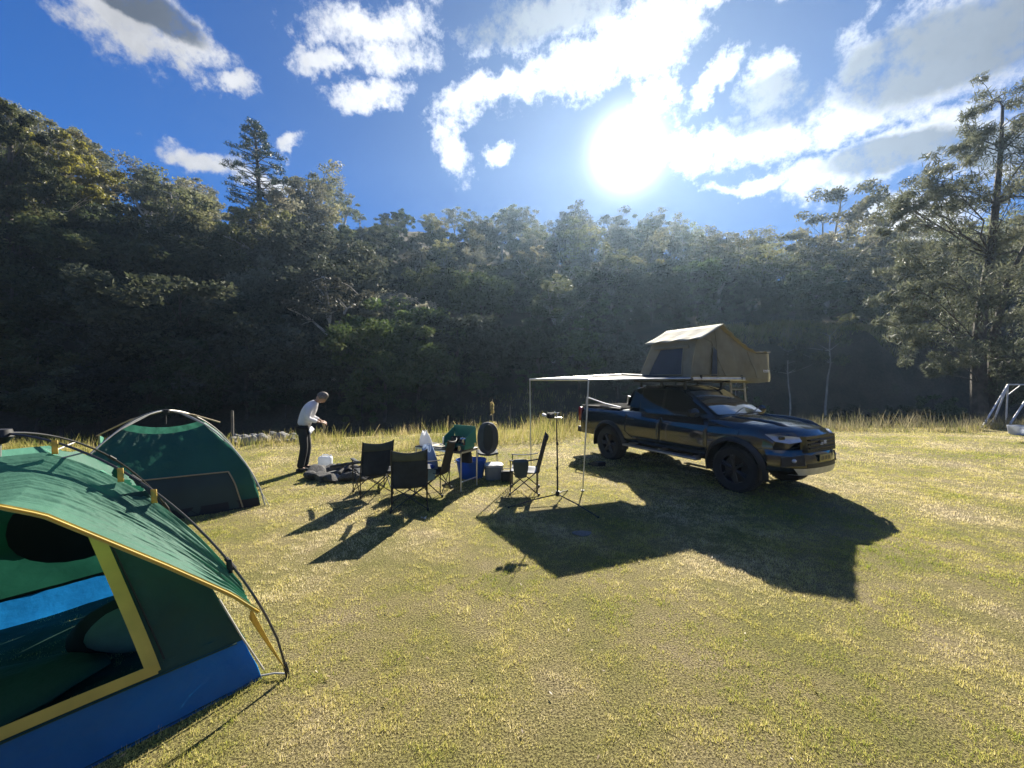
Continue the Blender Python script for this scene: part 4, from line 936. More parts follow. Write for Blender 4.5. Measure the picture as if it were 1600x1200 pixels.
# ------------------------------------------------------------------ green tents
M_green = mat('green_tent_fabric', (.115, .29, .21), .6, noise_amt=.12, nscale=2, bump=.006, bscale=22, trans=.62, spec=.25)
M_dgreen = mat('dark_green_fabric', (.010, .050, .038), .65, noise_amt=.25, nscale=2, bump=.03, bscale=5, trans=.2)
M_inner = mat('shaded_inner_green', (.014, .085, .055), .7, noise_amt=.15, nscale=2, bump=.01, bscale=6, trans=.35)  # tent green darkened: the shade on the inner walls is put into the colour
M_far = mat('shaded_far_green', (.030, .120, .085), .6, noise_amt=.12, nscale=2, bump=.03, bscale=8, trans=.4)  # darker copy of the tent green, with the far tent's shade in its colour
M_blue = mat('blue_tent_fabric', (.010, .15, .40), .5, noise_amt=.15, nscale=3, bump=.02, bscale=7, trans=.42)
M_black = mat('black_fabric', (.012, .013, .014), .8, noise_amt=.2)
M_yel2 = mat('yellow_tape', (.62, .45, .09), .6, noise_amt=.1, trans=.25)
M_tan = mat('tan_tape', (.42, .34, .20), .6, noise_amt=.1, trans=.2)
M_pole = mat('black_fibreglass', (.03, .03, .032), .3)
M_polew = mat('pale_pole', (.45, .43, .38), .35, metal=.3)
def arc(F0, C, s_, side, hub, drop=0.):
    """point at fraction s of a bent pole from foot F0 to hub C"""
    z = hub * (1 - (1 - s_) ** 1.75) ** .70
    p = F0.lerp(C, s_); return Vector((p.x, p.y, z - drop))
def strip(mb_, pts, w, nrm, mi=0):
    pts = [Vector(p) for p in pts]; n = len(pts); k = len(mb_.v); vs = []
    for i, p in enumerate(pts):
        d = (pts[min(i + 1, n - 1)] - pts[max(i - 1, 0)]).normalized(); c_ = d.cross(nrm).normalized(); vs += [p - c_ * w / 2, p + c_ * w / 2]
    mb_.add(vs, [(2 * i, 2 * i + 1, 2 * i + 3, 2 * i + 2) for i in range(n - 1)], mi)
# --- near tent
T = thing('camping_tent', 'large green dome tent with blue base and yellow-trimmed open door, nearest the camera', 'tent', (0, 0, 0))
E1 = Vector((-.63, -.776, 0)); E2 = Vector((-.776, .63, 0)); S = 2.4
F0 = Vector((-1.50, 2.64, 0)); FT = [F0, F0 + E1 * S, F0 + E1 * S + E2 * S, F0 + E2 * S]; CN = F0 + (E1 + E2) * S / 2; HUB = 1.66
for i, f_ in enumerate(FT):
    mb = MB(); P_ = [arc(f_, CN, k / 24, 0, HUB) for k in range(24)] + [Vector((CN.x, CN.y, HUB))]
    pm = mb.tube(P_, .0075, 8); po = mb.build('pole', M_pole if 1 else M_polew, T)
    for k in (5, 13): jb = MB(); jb.tube([P_[k] - (P_[k + 1] - P_[k]) * .3, P_[k] + (P_[k + 1] - P_[k]) * .5], .013, 8); jb.build('pole_joint', M_trim, po)
    jb = MB(); jb.tube([P_[0] + Vector((0, 0, -.01)), P_[0] + (P_[1] - P_[0]) * .35], .014, 8); jb.build('pole_foot', M_trim, po)
mb = MB(); mb.lathe([(.001, .03), (.05, .025), (.06, -.02), (.03, -.06), (.001, -.07)], (CN.x, CN.y, HUB), 'z', 14); mb.build('hub', M_trim, T)
# thin struts from the hub to a quarter way down the poles
mb = MB()
for f_ in FT: mb.tube([Vector((CN.x, CN.y, HUB - .25)), arc(f_, CN, .72, 0, HUB)], .006, 6)
mb.tube([Vector((CN.x, CN.y, HUB)), Vector((CN.x, CN.y, HUB - .27))], .007, 6); mb.build('strut', M_polew, T)
def off(z): return .05 + .50 * (z / 1.3) ** 1.15
BI = .12                                   # inner body stands this far inside the feet
def wallpt(k, u, z, out=0.):
    """side k (0 front door side, then round), u metres along, at height z; returns point on inner wall"""
    a, b = FT[k], FT[(k + 1) % 4]; e = (b - a).normalized(); n_ = Vector((-e.y, e.x, 0)); n_ = n_ if (CN - a).dot(n_) > 0 else -n_
    o_ = BI + off(z) - .05 - out; L = S; lo_ = BI * 1.0 + off(z) - .05; u_ = lo_ + (L - 2 * lo_) * u
    sag = .035 * math.sin(math.pi * u) * (1 if z > .02 else 0)
    return a + e * u_ + n_ * (o_ + sag) + Vector((0, 0, z))
wv = lambda a, b: .010 * math.sin(a * 13 + b * 5) + .007 * math.sin(a * 29 - b * 11)
ZB = .27
for k in range(4):
    mb = MB(); mb.grid(lambda u, v: wallpt(k, u, ZB * v, wv(u * 3, v * 3) * 1.3 * math.sin(math.pi * min(1, v * 1.2))), 24, 3); mb.build('base_band', M_blue, T, ang=180)
    if k == 0: continue
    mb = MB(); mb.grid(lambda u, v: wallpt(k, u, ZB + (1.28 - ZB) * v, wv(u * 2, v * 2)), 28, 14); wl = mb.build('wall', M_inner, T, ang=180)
    if k == 2:
        mb = MB(); mb.grid(lambda u, v: wallpt(k, .56 + .40 * u * 1.0 + 0, .56 + .62 * v, -.02) if 0 else (lambda a_, r_: wallpt(k, .72 + .22 * r_ * math.cos(a_), .84 + .36 * r_ * math.sin(a_), -.02))(2 * math.pi * u, v), 24, 3); mb.build('window', M_black, wl, ang=180)
        mb = MB(); mb.tube([wallpt(k, u_ / 20, ZB + .02, -.015) for u_ in range(21)], .012, 6); mb.build('seam', M_black, wl)
        mb = MB(); mb.tube([wallpt(k, .40 - .03 * t_ / 8, .30 + .7 * t_ / 8, -.015) for t_ in range(9)], .008, 6); mb.build('zip', M_black, wl)
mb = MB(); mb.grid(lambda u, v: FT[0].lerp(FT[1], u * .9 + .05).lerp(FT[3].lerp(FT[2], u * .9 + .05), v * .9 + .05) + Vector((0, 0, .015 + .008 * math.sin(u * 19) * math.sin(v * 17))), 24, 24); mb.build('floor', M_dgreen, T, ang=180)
# door side: panels round the D-shaped door (u fraction .0-1)
def udoor(z): return (.218 + .022 * max(0, (z - ZB) / .95) ** 1.3)
ZD0 = ZB + .055
mb = MB()
mb.grid(lambda u, v: wallpt(0, udoor(ZD0 + (1.28 - ZD0) * v) * u, ZD0 + (1.28 - ZD0) * v, wv(u, v * 2) * .6), 8, 16)
mb.grid(lambda u, v: wallpt(0, 1 - udoor(ZD0 + (1.28 - ZD0) * v) * u, ZD0 + (1.28 - ZD0) * v, wv(u, v * 2) * .6), 8, 16)
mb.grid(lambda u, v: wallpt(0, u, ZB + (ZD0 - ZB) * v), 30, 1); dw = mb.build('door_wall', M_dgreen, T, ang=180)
nF = -E2
for sd in (0, 1):
    mb = MB(); strip(mb, [wallpt(0, (udoor(ZD0 + .95 * t_ / 14) + .0) if sd == 0 else 1 - udoor(ZD0 + .95 * t_ / 14) - .004, ZD0 - .03 + .98 * t_ / 14, .022) for t_ in range(15)], .062, (nF + Vector((0, 0, .5))).normalized()); mb.build('door_trim', M_yel2, T, ang=180)
mb = MB(); strip(mb, [wallpt(0, .208 + .584 * t_ / 12, ZD0 - .01, .024) for t_ in range(13)], .058, (nF + Vector((0, 0, .3))).normalized()); mb.build('door_sill', M_yel2, T, ang=180)
mb = MB(); mb.tube([wallpt(0, (udoor(ZD0 + .95 * t_ / 14) - .030), ZD0 + .02 + .93 * t_ / 14, .018) for t_ in range(15)], .005, 5); mb.build('zip', M_black, dw)
mb = MB(); mb.tube([wallpt(0, .02 + .96 * t_ / 20, ZB, .012) for t_ in range(21)], .005, 5); mb.build('seam', M_dgreen, dw)
# visor sheet: from the corner pole seams out to the yellow arch
UA = [0, .12, .3, .6, .9, 1.05, 1.2]; ZA = [.20, .45, .66, .94, 1.21, 1.345, 1.43]
def arch(t_):
    u_ = S * t_; q = u_ if u_ <= S / 2 else S - u_; z = float(np.interp(q, UA, ZA)); p = F0 + E1 * u_
    return Vector((p.x, p.y, z)) + E2 * (.02 + .10 * math.sin(math.pi * t_))
def seam(t_):
    f_ = FT[0] if t_ <= .5 else FT[1]; q = min(t_, 1 - t_) * 2; s_ = .10 + .76 * q
    return arc(f_, CN, s_, 0, HUB, .035 + .05 * q)
def visor(u, v):
    a, b = seam(.05 + .90 * u), arch(.075 + .85 * u); p = a.lerp(b, v); L = (a - b).length
    sagv = -.10 * math.sin(math.pi * v) * min(1, L); e = math.sin(math.pi * v)
    W1 = float(lat(u * 9, v * 18 + u * 6, 1., 3)) - .5; W2_ = float(lat(u * 15 + v * 5, v * 80 + u * 12, 1., 4)) - .5; W3 = float(lat(u * 5, v * 6, 1., 5)) - .5; W4 = float(lat(u * 40, v * 40 + u * 50, 1., 6)) - .5
    wr = .012 * W1 + .007 * W2_ + .016 * W3 + .004 * W4
    crn = max(0, 1 - min(u, 1 - u) / .22); wr2 = .010 * crn * math.sin(v * 46 + 5 * W1)
    return p + Vector((0, 0, sagv)) + (nF * .5 + Vector((0, 0, .86))) * (wr * min(1, L * 1.4) * (.35 + .65 * e) + wr2)
mb = MB(); mb.grid(visor, 190, 130); mb.build('visor', M_green, T, ang=180)
mb = MB(); strip(mb, [arch(t_ / 60) + Vector((0, 0, 0)) for t_ in range(4, 57)], .028, (nF + Vector((0, 0, .6))).normalized()); mb.tube([arch(t_ / 60) for t_ in range(4, 57)], .006, 6); mb.build('visor_trim', M_yel2, T, ang=180)
# remaining roof sheet on the other three sides
mb = MB()
for k in (1, 2, 3):
    def rf(u, v):
        a, b = FT[k], FT[(k + 1) % 4]; f_ = a if u <= .5 else b; q = min(u, 1 - u) * 2
        top = arc(f_, CN, .26 + .60 * q, 0, HUB, .05 + .04 * q); w_ = wallpt(k, .04 + .92 * u, .62, .06); w_.z = .50 + .25 * math.sin(math.pi * u)
        return top.lerp(w_, v) + Vector((0, 0, wv(u * 3, v)))
    mb.grid(lambda u, v: rf(.14 + .72 * u, v), 30, 12)
mb.build('roof_sheet', M_green, T, ang=180)
for i, s_ in enumerate((.82, .60, .485, .22)):
    mb = MB(); a = arc(F0, CN, s_, 0, HUB); mb.grid(lambda u, v: a + Vector((0, 0, .012 - .085 * v)) + (E1 + E2) * .7 * (.035 * (u - .5)) + nF * (.012 + .02 * v), 3, 4); mb.build('clip', M_yel2 if i < 3 else M_trim, T, ang=180, solid=.004)
# yellow foot strap and corner cords
mb = MB(); a = arch(.085); mb.grid(lambda u, v: a.lerp(F0 + Vector((0, 0, .02)), v) + Vector((-.012, 0, -.075)) * u * (1 - v) + Vector((0, 0, -.01 * math.sin(math.pi * v))), 3, 10); mb.build('foot_strap', M_yel2, T, solid=.003)
mb = MB(); c0 = wallpt(0, 0, .02); mb.tube([c0, c0.lerp(F0, .5) + Vector((0, 0, .02)), F0 + Vector((0, 0, .02))], .006, 6); mb.tube([wallpt(0, 0, .55, .01), wallpt(0, 0, .3, .02), c0 + Vector((.02, 0, .04))], .006, 6); mb.build('cord', M_polew, T)
# things inside the near tent
def soft(name, c_, r, m_, label, cat, seed=1, group=None):
    rng = random.Random(seed); o = MB().ell((0, 0, 0), r, 22, 14).build(name, m_); 
    for v in o.data.vertices:
        p = v.co; v.co = p * (1 + .06 * math.sin(p.x * 17 + seed) * math.sin(p.y * 14) + .05 * math.sin(p.z * 22 + p.x * 9)); v.co.z = max(v.co.z, -r[2] * .6)
    o.location = c_; tag(o, label, cat, group); return o
pc = Vector((-2.85, 2.95, .18)); 
o = soft('sleeping_bag', pc, (.34, .26, .17), M_black, 'black bundled sleeping bag just inside the open tent door', 'sleeping bag', 2); o.rotation_euler = (0, 0, .6)
o = soft('pillow', Vector((-2.66, 2.72, .27)), (.22, .15, .09), mat('grey_green_cloth', (.10, .17, .14), .8, bump=.01, bscale=10), 'grey-green pillow leaning on the black sleeping bag', 'pillow', 3); o.rotation_euler = (.7, .1, .5)
o = soft('bedding', Vector((-3.25, 2.1, .10)), (.75, .38, .10), M_dgreen, 'dark green quilt spread flat across the tent floor', 'quilt', 5); o.rotation_euler = (0, 0, .9)
# --- far tent
T2 = thing('camping_tent', 'smaller green dome tent with a tan-edged dark lower panel, left of the person', 'tent', (0, 0, 0))
F2 = Vector((-3.91, 6.26, 0)); C2 = Vector((-5.60, 6.41, 0)); dg = F2 - C2; R90 = Matrix.Rotation(RAD(-90), 3, 'Z')
G2 = [F2, C2 + R90 @ dg, C2 - dg, C2 + R90.inverted() @ dg]; HB2 = 1.49
for i in (0, 1, 2, 3):
    mb = MB(); P_ = [arc(G2[i], C2, k / 20, 0, HB2) for k in range(20)] + [Vector((C2.x, C2.y, HB2))]; mb.tube(P_, .011, 8); mb.build('pole', M_polew, T2)
tipL = Wp(150, 681, 6.75); tipR = Wp(343, 660, 7.1); hub2 = Vector((C2.x, C2.y, HB2))
mb = MB(); mb.tube([hub2, hub2.lerp(tipR, .5) + Vector((0, 0, .03)), tipR], .013, 8); mb.build('visor_pole', M_tan, T2)
mb = MB(); mb.tube([hub2, hub2.lerp(tipL, .5) + Vector((0, 0, .06)), tipL], .013, 8); vp = mb.build('visor_pole', M_tan, T2)
mb = MB(); mb.tube([tipL + Vector((.05, 0, 0)), Vector((tipL.x + .05, tipL.y, 0))], .016, 8); mb.build('porch_post', M_tan, T2)
mb = MB(); mb.lathe([(.001, .02), (.05, .015), (.05, -.03), (.001, -.05)], hub2, 'z', 12); mb.tube([hub2, hub2 - Vector((0, 0, .22))], .012, 6); mb.build('hub', M_trim, T2)
e12 = (G2[1] - G2[0]).normalized(); S2 = (G2[1] - G2[0]).length
def w2(k, u, z, out=0., ins=0.):
    a, b = G2[k], G2[(k + 1) % 4]; e = (b - a).normalized(); n_ = Vector((-e.y, e.x, 0)); n_ = n_ if (C2 - a).dot(n_) > 0 else -n_
    o_ = .06 + .16 * z + .42 * max(0, z - .35) ** 1.6 * 1.25; u_ = o_ + (S2 - 2 * o_) * u; return a + e * u_ + n_ * (o_ - out + .03 * math.sin(math.pi * u)) + Vector((0, 0, z))
ztip = 1.27
for k in range(4):
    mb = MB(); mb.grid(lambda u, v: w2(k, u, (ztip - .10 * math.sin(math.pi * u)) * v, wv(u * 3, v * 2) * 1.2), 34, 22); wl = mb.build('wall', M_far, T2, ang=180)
mb = MB(); mb.grid(lambda u, v: w2(0, .10 + .82 * u + (.05 - .12 * u) * v * .6, .02 + .55 * v + .03 * u * v, .022 + wv(u * 2, v) * .5), 24, 8); lp = mb.build('lower_panel', mat('dark_panel', (.022, .040, .034), .7, noise_amt=.2, nscale=1.5, bump=.006, bscale=6), T2, ang=180)
mb = MB(); mb.tube([w2(0, .10 + .05 * .6 + (.82 - .12 * .6) * t_ / 20, .57 + .03 * t_ / 20, .035) for t_ in range(21)], .010, 6); mb.tube([w2(0, .10 + .05 * .6 * t_ / 10, .02 + .55 * t_ / 10, .035) for t_ in range(11)], .010, 6)
mb.tube([w2(0, .92 - .07 * .6 * t_ / 10, .02 + .58 * t_ / 10, .035) for t_ in range(11)], .008, 6); mb.build('piping', M_tan, lp)
mb = MB(); mb.grid(lambda u, v: w2(0, u, .13 * v, .03 + .01 * math.sin(u * 30)), 24, 2); mb.build('ground_skirt', M_black, T2, ang=180)
mb = MB(); a = tipL + Vector((.05, 0, 0)); b = w2(1, .15, 1.15); mb.grid(lambda u, v: (a.lerp(b, u)).lerp(Vector((a.x, a.y, .25)).lerp(w2(1, .15, .2), u), v) + Vector((0, .03 * math.sin(u * 9 + v * 2), -.05 * math.sin(math.pi * u) * (1 - v))), 14, 12); mb.build('porch_sheet', M_green, T2, ang=180)
mb = MB(); mb.add([Vector((a.x - .02, a.y, .75)), Vector((a.x - .62, a.y + .15, .0)), Vector((a.x, a.y + .1, .0))], [(0, 1, 2)]); mb.build('side_flap', M_green, T2, solid=.004)
for s_ in (.86, .66, .40):
    for i in (0, 1):
        mb = MB(); a_ = arc(G2[i], C2, s_, 0, HB2); b_ = w2(0, 0 if i == 0 else 1, min(ztip, a_.z - .03)); mb.tube([a_, b_], .009, 6); mb.build('clip', M_polew, T2)
mb = MB(); mb.tube([w2(0, 0, .45), Vector((G2[0].x + .06, G2[0].y, .0))], .005, 5); mb.build('cord', M_polew, T2)
# ------------------------------------------------------------------ person
M_skin = mat('skin', (.42, .25, .17), .55, noise_amt=.08)
M_shirt = mat('white_shirt', (.82, .84, .88), .8, noise_amt=.05, bump=.03, bscale=9, trans=.4)
M_trou = mat('black_trousers', (.012, .013, .016), .85, noise_amt=.2, bump=.008, bscale=12)
M_hair = mat('grey_hair', (.22, .18, .14), .6, noise_amt=.4, nscale=40, trans=.2)
def skinmesh(name, V_, E_, R_, m_, parent, extra=None, root=0, sub=2):
    me = bpy.data.meshes.new(name); me.from_pydata(V_, E_, []); me.update(); o = bpy.data.objects.new(name, me); COL.objects.link(o)
    sk = o.modifiers.new('skin', 'SKIN'); sk.use_smooth_shade = True; sd = o.modifiers.new('sub', 'SUBSURF'); sd.levels = sd.render_levels = sub
    for i, r in enumerate(R_): d_ = me.skin_vertices[0].data[i]; d_.radius = r if isinstance(r, tuple) else (r, r); d_.use_root = (i == root)
    dg_ = bpy.context.evaluated_depsgraph_get(); dg_.update(); ev = o.evaluated_get(dg_); nm = bpy.data.meshes.new_from_object(ev); bpy.data.objects.remove(o); bpy.data.meshes.remove(me)
    if extra:
        bm = bmesh.new(); bm.from_mesh(nm)
        for mb_ in extra: t_ = bpy.data.meshes.new('t'); t_.from_pydata(mb_.v, [], mb_.f); bm.from_mesh(t_); bpy.data.meshes.remove(t_)
        bmesh.ops.recalc_face_normals(bm, faces=bm.faces); bm.to_mesh(nm); bm.free()
    nm.name = name; nm.materials.clear(); nm.materials.append(m_); nm.polygons.foreach_set('use_smooth', [True] * len(nm.polygons))
    o = bpy.data.objects.new(name, nm); COL.objects.link(o); o.parent = parent; return o
px_, d_ = 474, 8.62
pn = thing('person', 'person in a white long-sleeved shirt and black trousers standing bent over by the fire pit', 'person', ((px_ - 800) / F * d_, d_, 0), RAD(14))
Vv = [(0, 0, .97), (.03, 0, 1.10), (.09, 0, 1.27), (.165, 0, 1.41), (.235, 0, 1.495), (.29, 0, 1.545),
      (.155, .17, 1.40), (.10, .235, 1.16), (.33, .11, 1.07), (.155, -.17, 1.40), (.12, -.24, 1.15), (.35, -.10, 1.055),
      (.0, .10, .90), (.05, .115, .50), (-.02, .12, .09), (.12, .13, .035), (-.0, -.10, .90), (.035, -.115, .50), (-.05, -.12, .09), (.09, -.135, .035)]
Ee = [(0, 1), (1, 2), (2, 3), (3, 4), (4, 5), (3, 6), (6, 7), (7, 8), (3, 9), (9, 10), (10, 11), (0, 12), (12, 13), (13, 14), (14, 15), (0, 16), (16, 17), (17, 18), (18, 19)]
Rr = [.10, .09, .09, .07, .045, .05, .033, .030, .024, .033, .030, .024, .085, .058, .042, .035, .085, .058, .042, .035]
hd = MB(); HC = Vector((.37, 0, 1.59)); TR = Matrix.Rotation(RAD(58), 3, 'Y')
def headf(u, v):
    th = 2 * math.pi * u; ph = math.pi * v; x, y, z = math.sin(ph) * math.cos(th), math.sin(ph) * math.sin(th), math.cos(ph)
    fx = .098 * x; fy = .076 * y * (1 - .22 * max(0, -z)); fz = .122 * z
    if x > 0:
        fx += .022 * math.exp(-((y / .16) ** 2 + ((z + .08) / .20) ** 2)) + .010 * math.exp(-((y / .35) ** 2 + ((z + .42) / .10) ** 2)) + .016 * math.exp(-((y / .4) ** 2 + ((z + .78) / .2) ** 2))
        fx -= .010 * math.exp(-(((abs(y) - .38) / .18) ** 2 + ((z - .12) / .12) ** 2)); fx -= .004 * math.exp(-((y / .3) ** 2 + ((z + .52) / .03) ** 2))
    else: fz += 0
    return HC + TR @ Vector((fx, fy, fz))
hd.grid(headf, 30, 24)
for s_ in (-1, 1): hd.ell(HC + TR @ Vector((-.005, s_ * .078, -.005)), (.018, .010, .032), 8, 6)
def hand(wr, fwd, side, up):
    h = MB(); wr, fwd, side, up = Vector(wr), Vector(fwd).normalized(), Vector(side).normalized(), Vector(up).normalized()
    R = Matrix((fwd, side, up)).transposed(); h.ell(wr + fwd * .045, (.052, .040, .017), 10, 8, rot=R)
    for i, L in enumerate((.066, .076, .072, .056)):
        b = wr + fwd * .082 + side * (.028 - .019 * i); c1 = b + fwd * L * .5 - up * L * .12; c2 = c1 + fwd * L * .28 - up * L * .34; c3 = c2 + fwd * L * .04 - up * L * .22
        h.tube([b - fwd * .02, b, c1, c2, c3], [.0085, .009, .0085, .0075, .006], 7)
    b = wr + fwd * .025 + side * .034; h.tube([b - side * .01, b + side * .018 + fwd * .02, b + side * .022 + fwd * .045 - up * .012, b + side * .014 + fwd * .065 - up * .022], [.012, .011, .009, .007], 7)
    return h
ex = [hd, hand((.33, .11, 1.07), (.85, -.35, -.25), (-.35, -.9, 0), (.3, 0, .95)), hand((.35, -.10, 1.055), (.9, .30, -.2), (-.25, .9, .1), (.25, 0, .95))]
skinmesh('body', Vv, Ee, Rr, M_skin, pn, ex)
# shirt: torso with two sleeves set into it; hem falls over the waistband
def skinpart(V_, E_, R_):
    o = skinmesh('t', V_, E_, R_, M_shirt, None); m_ = MB(); m_.add([v.co.copy() for v in o.data.vertices], [tuple(q.vertices) for q in o.data.polygons]); me = o.data; bpy.data.objects.remove(o); bpy.data.meshes.remove(me); return m_
sl_ = [skinpart([(.16, s_ * .07, 1.405), (.155, s_ * .175, 1.39), (.105 if s_ > 0 else .12, s_ * .24, 1.155), w_], [(0, 1), (1, 2), (2, 3)], [.075, .088, .066, .044]) for s_, w_ in ((1, (.285, .135, 1.085)), (-1, (.30, -.13, 1.075)))]
skinmesh('shirt', [(0, 0, .955), (.025, 0, 1.08), (.09, 0, 1.27), (.16, 0, 1.40), (.225, 0, 1.47), (.26, 0, 1.515)], [(0, 1), (1, 2), (2, 3), (3, 4), (4, 5)], [(.175, .15), (.17, .15), (.19, .165), (.19, .15), (.10, .09), (.066, .066)], M_shirt, pn, sl_)
tl = MB(); tl.grid(lambda u, v: Vector((.10 + .04 * u + .05 * v, -.10 + .2 * u, .95 - .16 * v * (1 - .6 * u))), 4, 5); tl.build('shirt_tail', M_shirt, pn, solid=.004, ang=180)
tv = [(0, 0, .96)] + [Vv[i] for i in (12, 13, 14, 16, 17, 18)]; tv[3] = (-.02, .12, .06); tv[6] = (-.05, -.12, .06)
skinmesh('trousers', tv, [(0, 1), (1, 2), (2, 3), (0, 4), (4, 5), (5, 6)], [(.125, .125), .105, .085, .080, .105, .085, .080], M_trou, pn)
hr = MB()
def hairf(u, v):
    th = 2 * math.pi * u; ph = math.pi * .60 * v; x, y, z = math.sin(ph) * math.cos(th), math.sin(ph) * math.sin(th), math.cos(ph)
    cut = 1 if x < .45 else .93; r = 1 + .03 * math.sin(th * 9) * math.sin(ph * 5)
    if x > .3: z = max(z, .28 + .05 * math.sin(th * 7))
    return HC + TR @ Vector((.112 * x * r * cut - .006, .09 * y * r, .136 * z * r + .002))
hr.grid(hairf, 36, 14); hr.build('hair', M_hair, pn, ang=180, solid=.006)
for s_, A_ in ((1, (-.02, .12)), (-1, (-.05, -.12))):
    sh = MB(); sh.ell((A_[0] + .06, A_[1], .045), (.145, .05, .045), 14, 8); sh.box((A_[0] + .06, A_[1], .015), (.27, .09, .03), bev=.012); sh.build('shoe', M_black, pn)
o = MB(); o.tube([(0, 0, 0), (.02, 0, -.1), (.0, .01, -.21)], [.03, .026, .006], 8); ob = o.build('kindling', mat('cut_wood', (.55, .42, .24), .8)); 
ob.location = pn.matrix_basis @ Vector((.40, -.02, 1.02)); tag(ob, 'pale splinter of wood held in the hands of the person in white', 'wood')

# ------------------------------------------------------------------ camp chairs
M_chair = mat('navy_chair_fabric', (.020, .028, .038), .85, noise_amt=.3, bump=.012, bscale=9, trans=.15)
M_olive = mat('olive_grey_fabric', (.060, .075, .060), .85, noise_amt=.15, trans=.1)
M_steel = mat('dark_steel_tube', (.03, .03, .032), .35, metal=.4)
M_lgrey = mat('light_grey_fabric', (.42, .43, .44), .8, noise_amt=.1, trans=.2)
def camp_chair(label, x, y, head, fab=None, band=None, seatm=None, pocket=None, arms=True, hgt=.95, frame=None, zs=1.):
    r = thing('camp_chair', label, 'chair', (x, y, 0), RAD(head), 'folding camp chairs around the fire pit and table'); fab = fab or M_chair; W_ = .25; frame = frame or M_steel
    bx = lambda z: -.22 - .26 * max(0, (z - .40))
    m_ = MB(); m_.grid(lambda u, v: Vector((bx(.36 + (hgt - .36) * v) - .05 * math.sin(math.pi * u), (2 * u - 1) * W_, .36 + (hgt - .36) * v - (.035 * math.sin(math.pi * u) if v > .9 else 0))), 12, 12); bk = m_.build('backrest', fab, r, solid=.008, ang=180)
    if band: m_ = MB(); m_.grid(lambda u, v: Vector((bx(hgt - .15 + .15 * v) - .05 * math.sin(math.pi * u) - .007, (2 * u - 1) * (W_ - .01), hgt - .16 + .15 * v - .035 * v * math.sin(math.pi * u))), 12, 4); m_.build('top_band', band, bk, solid=.004, ang=180)
    m_ = MB(); m_.grid(lambda u, v: Vector((-.23 + .46 * u, (2 * v - 1) * W_, .41 - .07 * math.sin(math.pi * v) * math.sin(math.pi * min(1, u + .1)) - .03 * (1 - u))), 12, 12); m_.build('seat', seatm or fab, r, solid=.01, ang=180)
    T_ = .0095
    for s_ in (-1, 1):
        for a, b in (((.24, s_ * .27, .012), (-.24, s_ * .25, .42)), ((-.26, s_ * .27, .012), (.24, s_ * .25, .42))): m_ = MB(); m_.tube([a, b], T_, 7); lg = m_.build('leg', frame, r); f_ = MB(); f_.lathe([(.018, -.012), (.022, 0), (.016, .03)], a, 'z', 10); f_.build('foot', M_trim, lg)
        m_ = MB(); m_.tube([(-.22, s_ * .262, .05), (-.225, s_ * .262, .42), (bx(hgt), s_ * .255, hgt + .01)], T_, 7); m_.build('back_post', frame, r)
        if arms:
            m_ = MB(); m_.tube([(.23, s_ * .27, .05), (.23, s_ * .285, .60)], T_, 7); m_.build('arm_post', frame, r)
            m_ = MB(); m_.grid(lambda u, v: Vector((.25 - .50 * u, s_ * .285 + (v - .5) * .07, .60 + .03 * u - .02 * math.sin(math.pi * u))), 8, 2); m_.build('armrest', fab, r, solid=.008, ang=180)
    for xx in (.23, -.24):
        for q in (-1, 1): m_ = MB(); m_.tube([(xx, q * .26, .03), (xx, -q * .26, .40)], .008, 6); m_.build('cross_brace', frame, r)
    if pocket: m_ = MB(); m_.lathe([(.10, -.14), (.13, .0), (.135, .13), (.12, .14)], (.05, .30 * (pocket), .47), 'z', 16); m_.build('side_pocket', M_lgrey if pocket < 0 else M_olive, r)
    return r
camp_chair('navy folding camp chair with olive top band, seen from behind, nearest the camera', -1.60, 6.18, 104, band=M_olive)
camp_chair('navy folding camp chair turned towards the fire pit, leftmost of the chairs', -2.45, 6.95, 125, band=M_olive)
camp_chair('dark folding camp chair heaped with bags and a green sheet, facing the fire pit', -1.40, 7.0, 172, fab=M_trim)
camp_chair('folding camp chair with pale grey seat and side pocket, standing beside the tripod', .22, 7.05, 176, seatm=M_lgrey, hgt=1.02, pocket=1)
# round padded chair behind the table
r = thing('camp_chair', 'charcoal round-backed padded camp chair behind the camp table', 'chair', (-.52, 8.45, 0), RAD(96), 'folding camp chairs around the fire pit and table')
m_ = MB(); m_.grid(lambda u, v: Vector((-.10 - .10 * v - .05 * (1 - v) + .09 * abs(2 * u - 1) ** 2, (2 * u - 1) * .21 * (1 - abs(2 * v - 1) ** 2.6) ** .5, .42 + .66 * v)), 18, 44); m_.build('backrest', mat('charcoal_fabric', (.045, .048, .058), .85, noise_amt=.2), r, solid=.035, ang=180)
m_ = MB(); m_.grid(lambda u, v: Vector((-.145 - .10 * v - .05 * (1 - v), (2 * u - 1) * .10 * (1 - abs(2 * v - 1) ** 3) ** .5, .50 + .56 * v)), 8, 40); m_.build('centre_panel', M_black, r, solid=.02, ang=180)
m_ = MB(); m_.grid(lambda u, v: Vector((-.12 + .46 * u, (2 * v - 1) * .22, .43 - .04 * math.sin(math.pi * v))), 8, 8); m_.build('seat', M_chair, r, solid=.03, ang=180)
for a, b in (((-.2, -.22, 0), (.28, -.2, .42)), ((-.2, .22, 0), (.28, .2, .42)), ((.3, -.22, 0), (-.12, -.2, .42)), ((.3, .22, 0), (-.12, .2, .42))): m_ = MB(); m_.tube([a, b], .010, 7); m_.build('leg', M_alu, r)

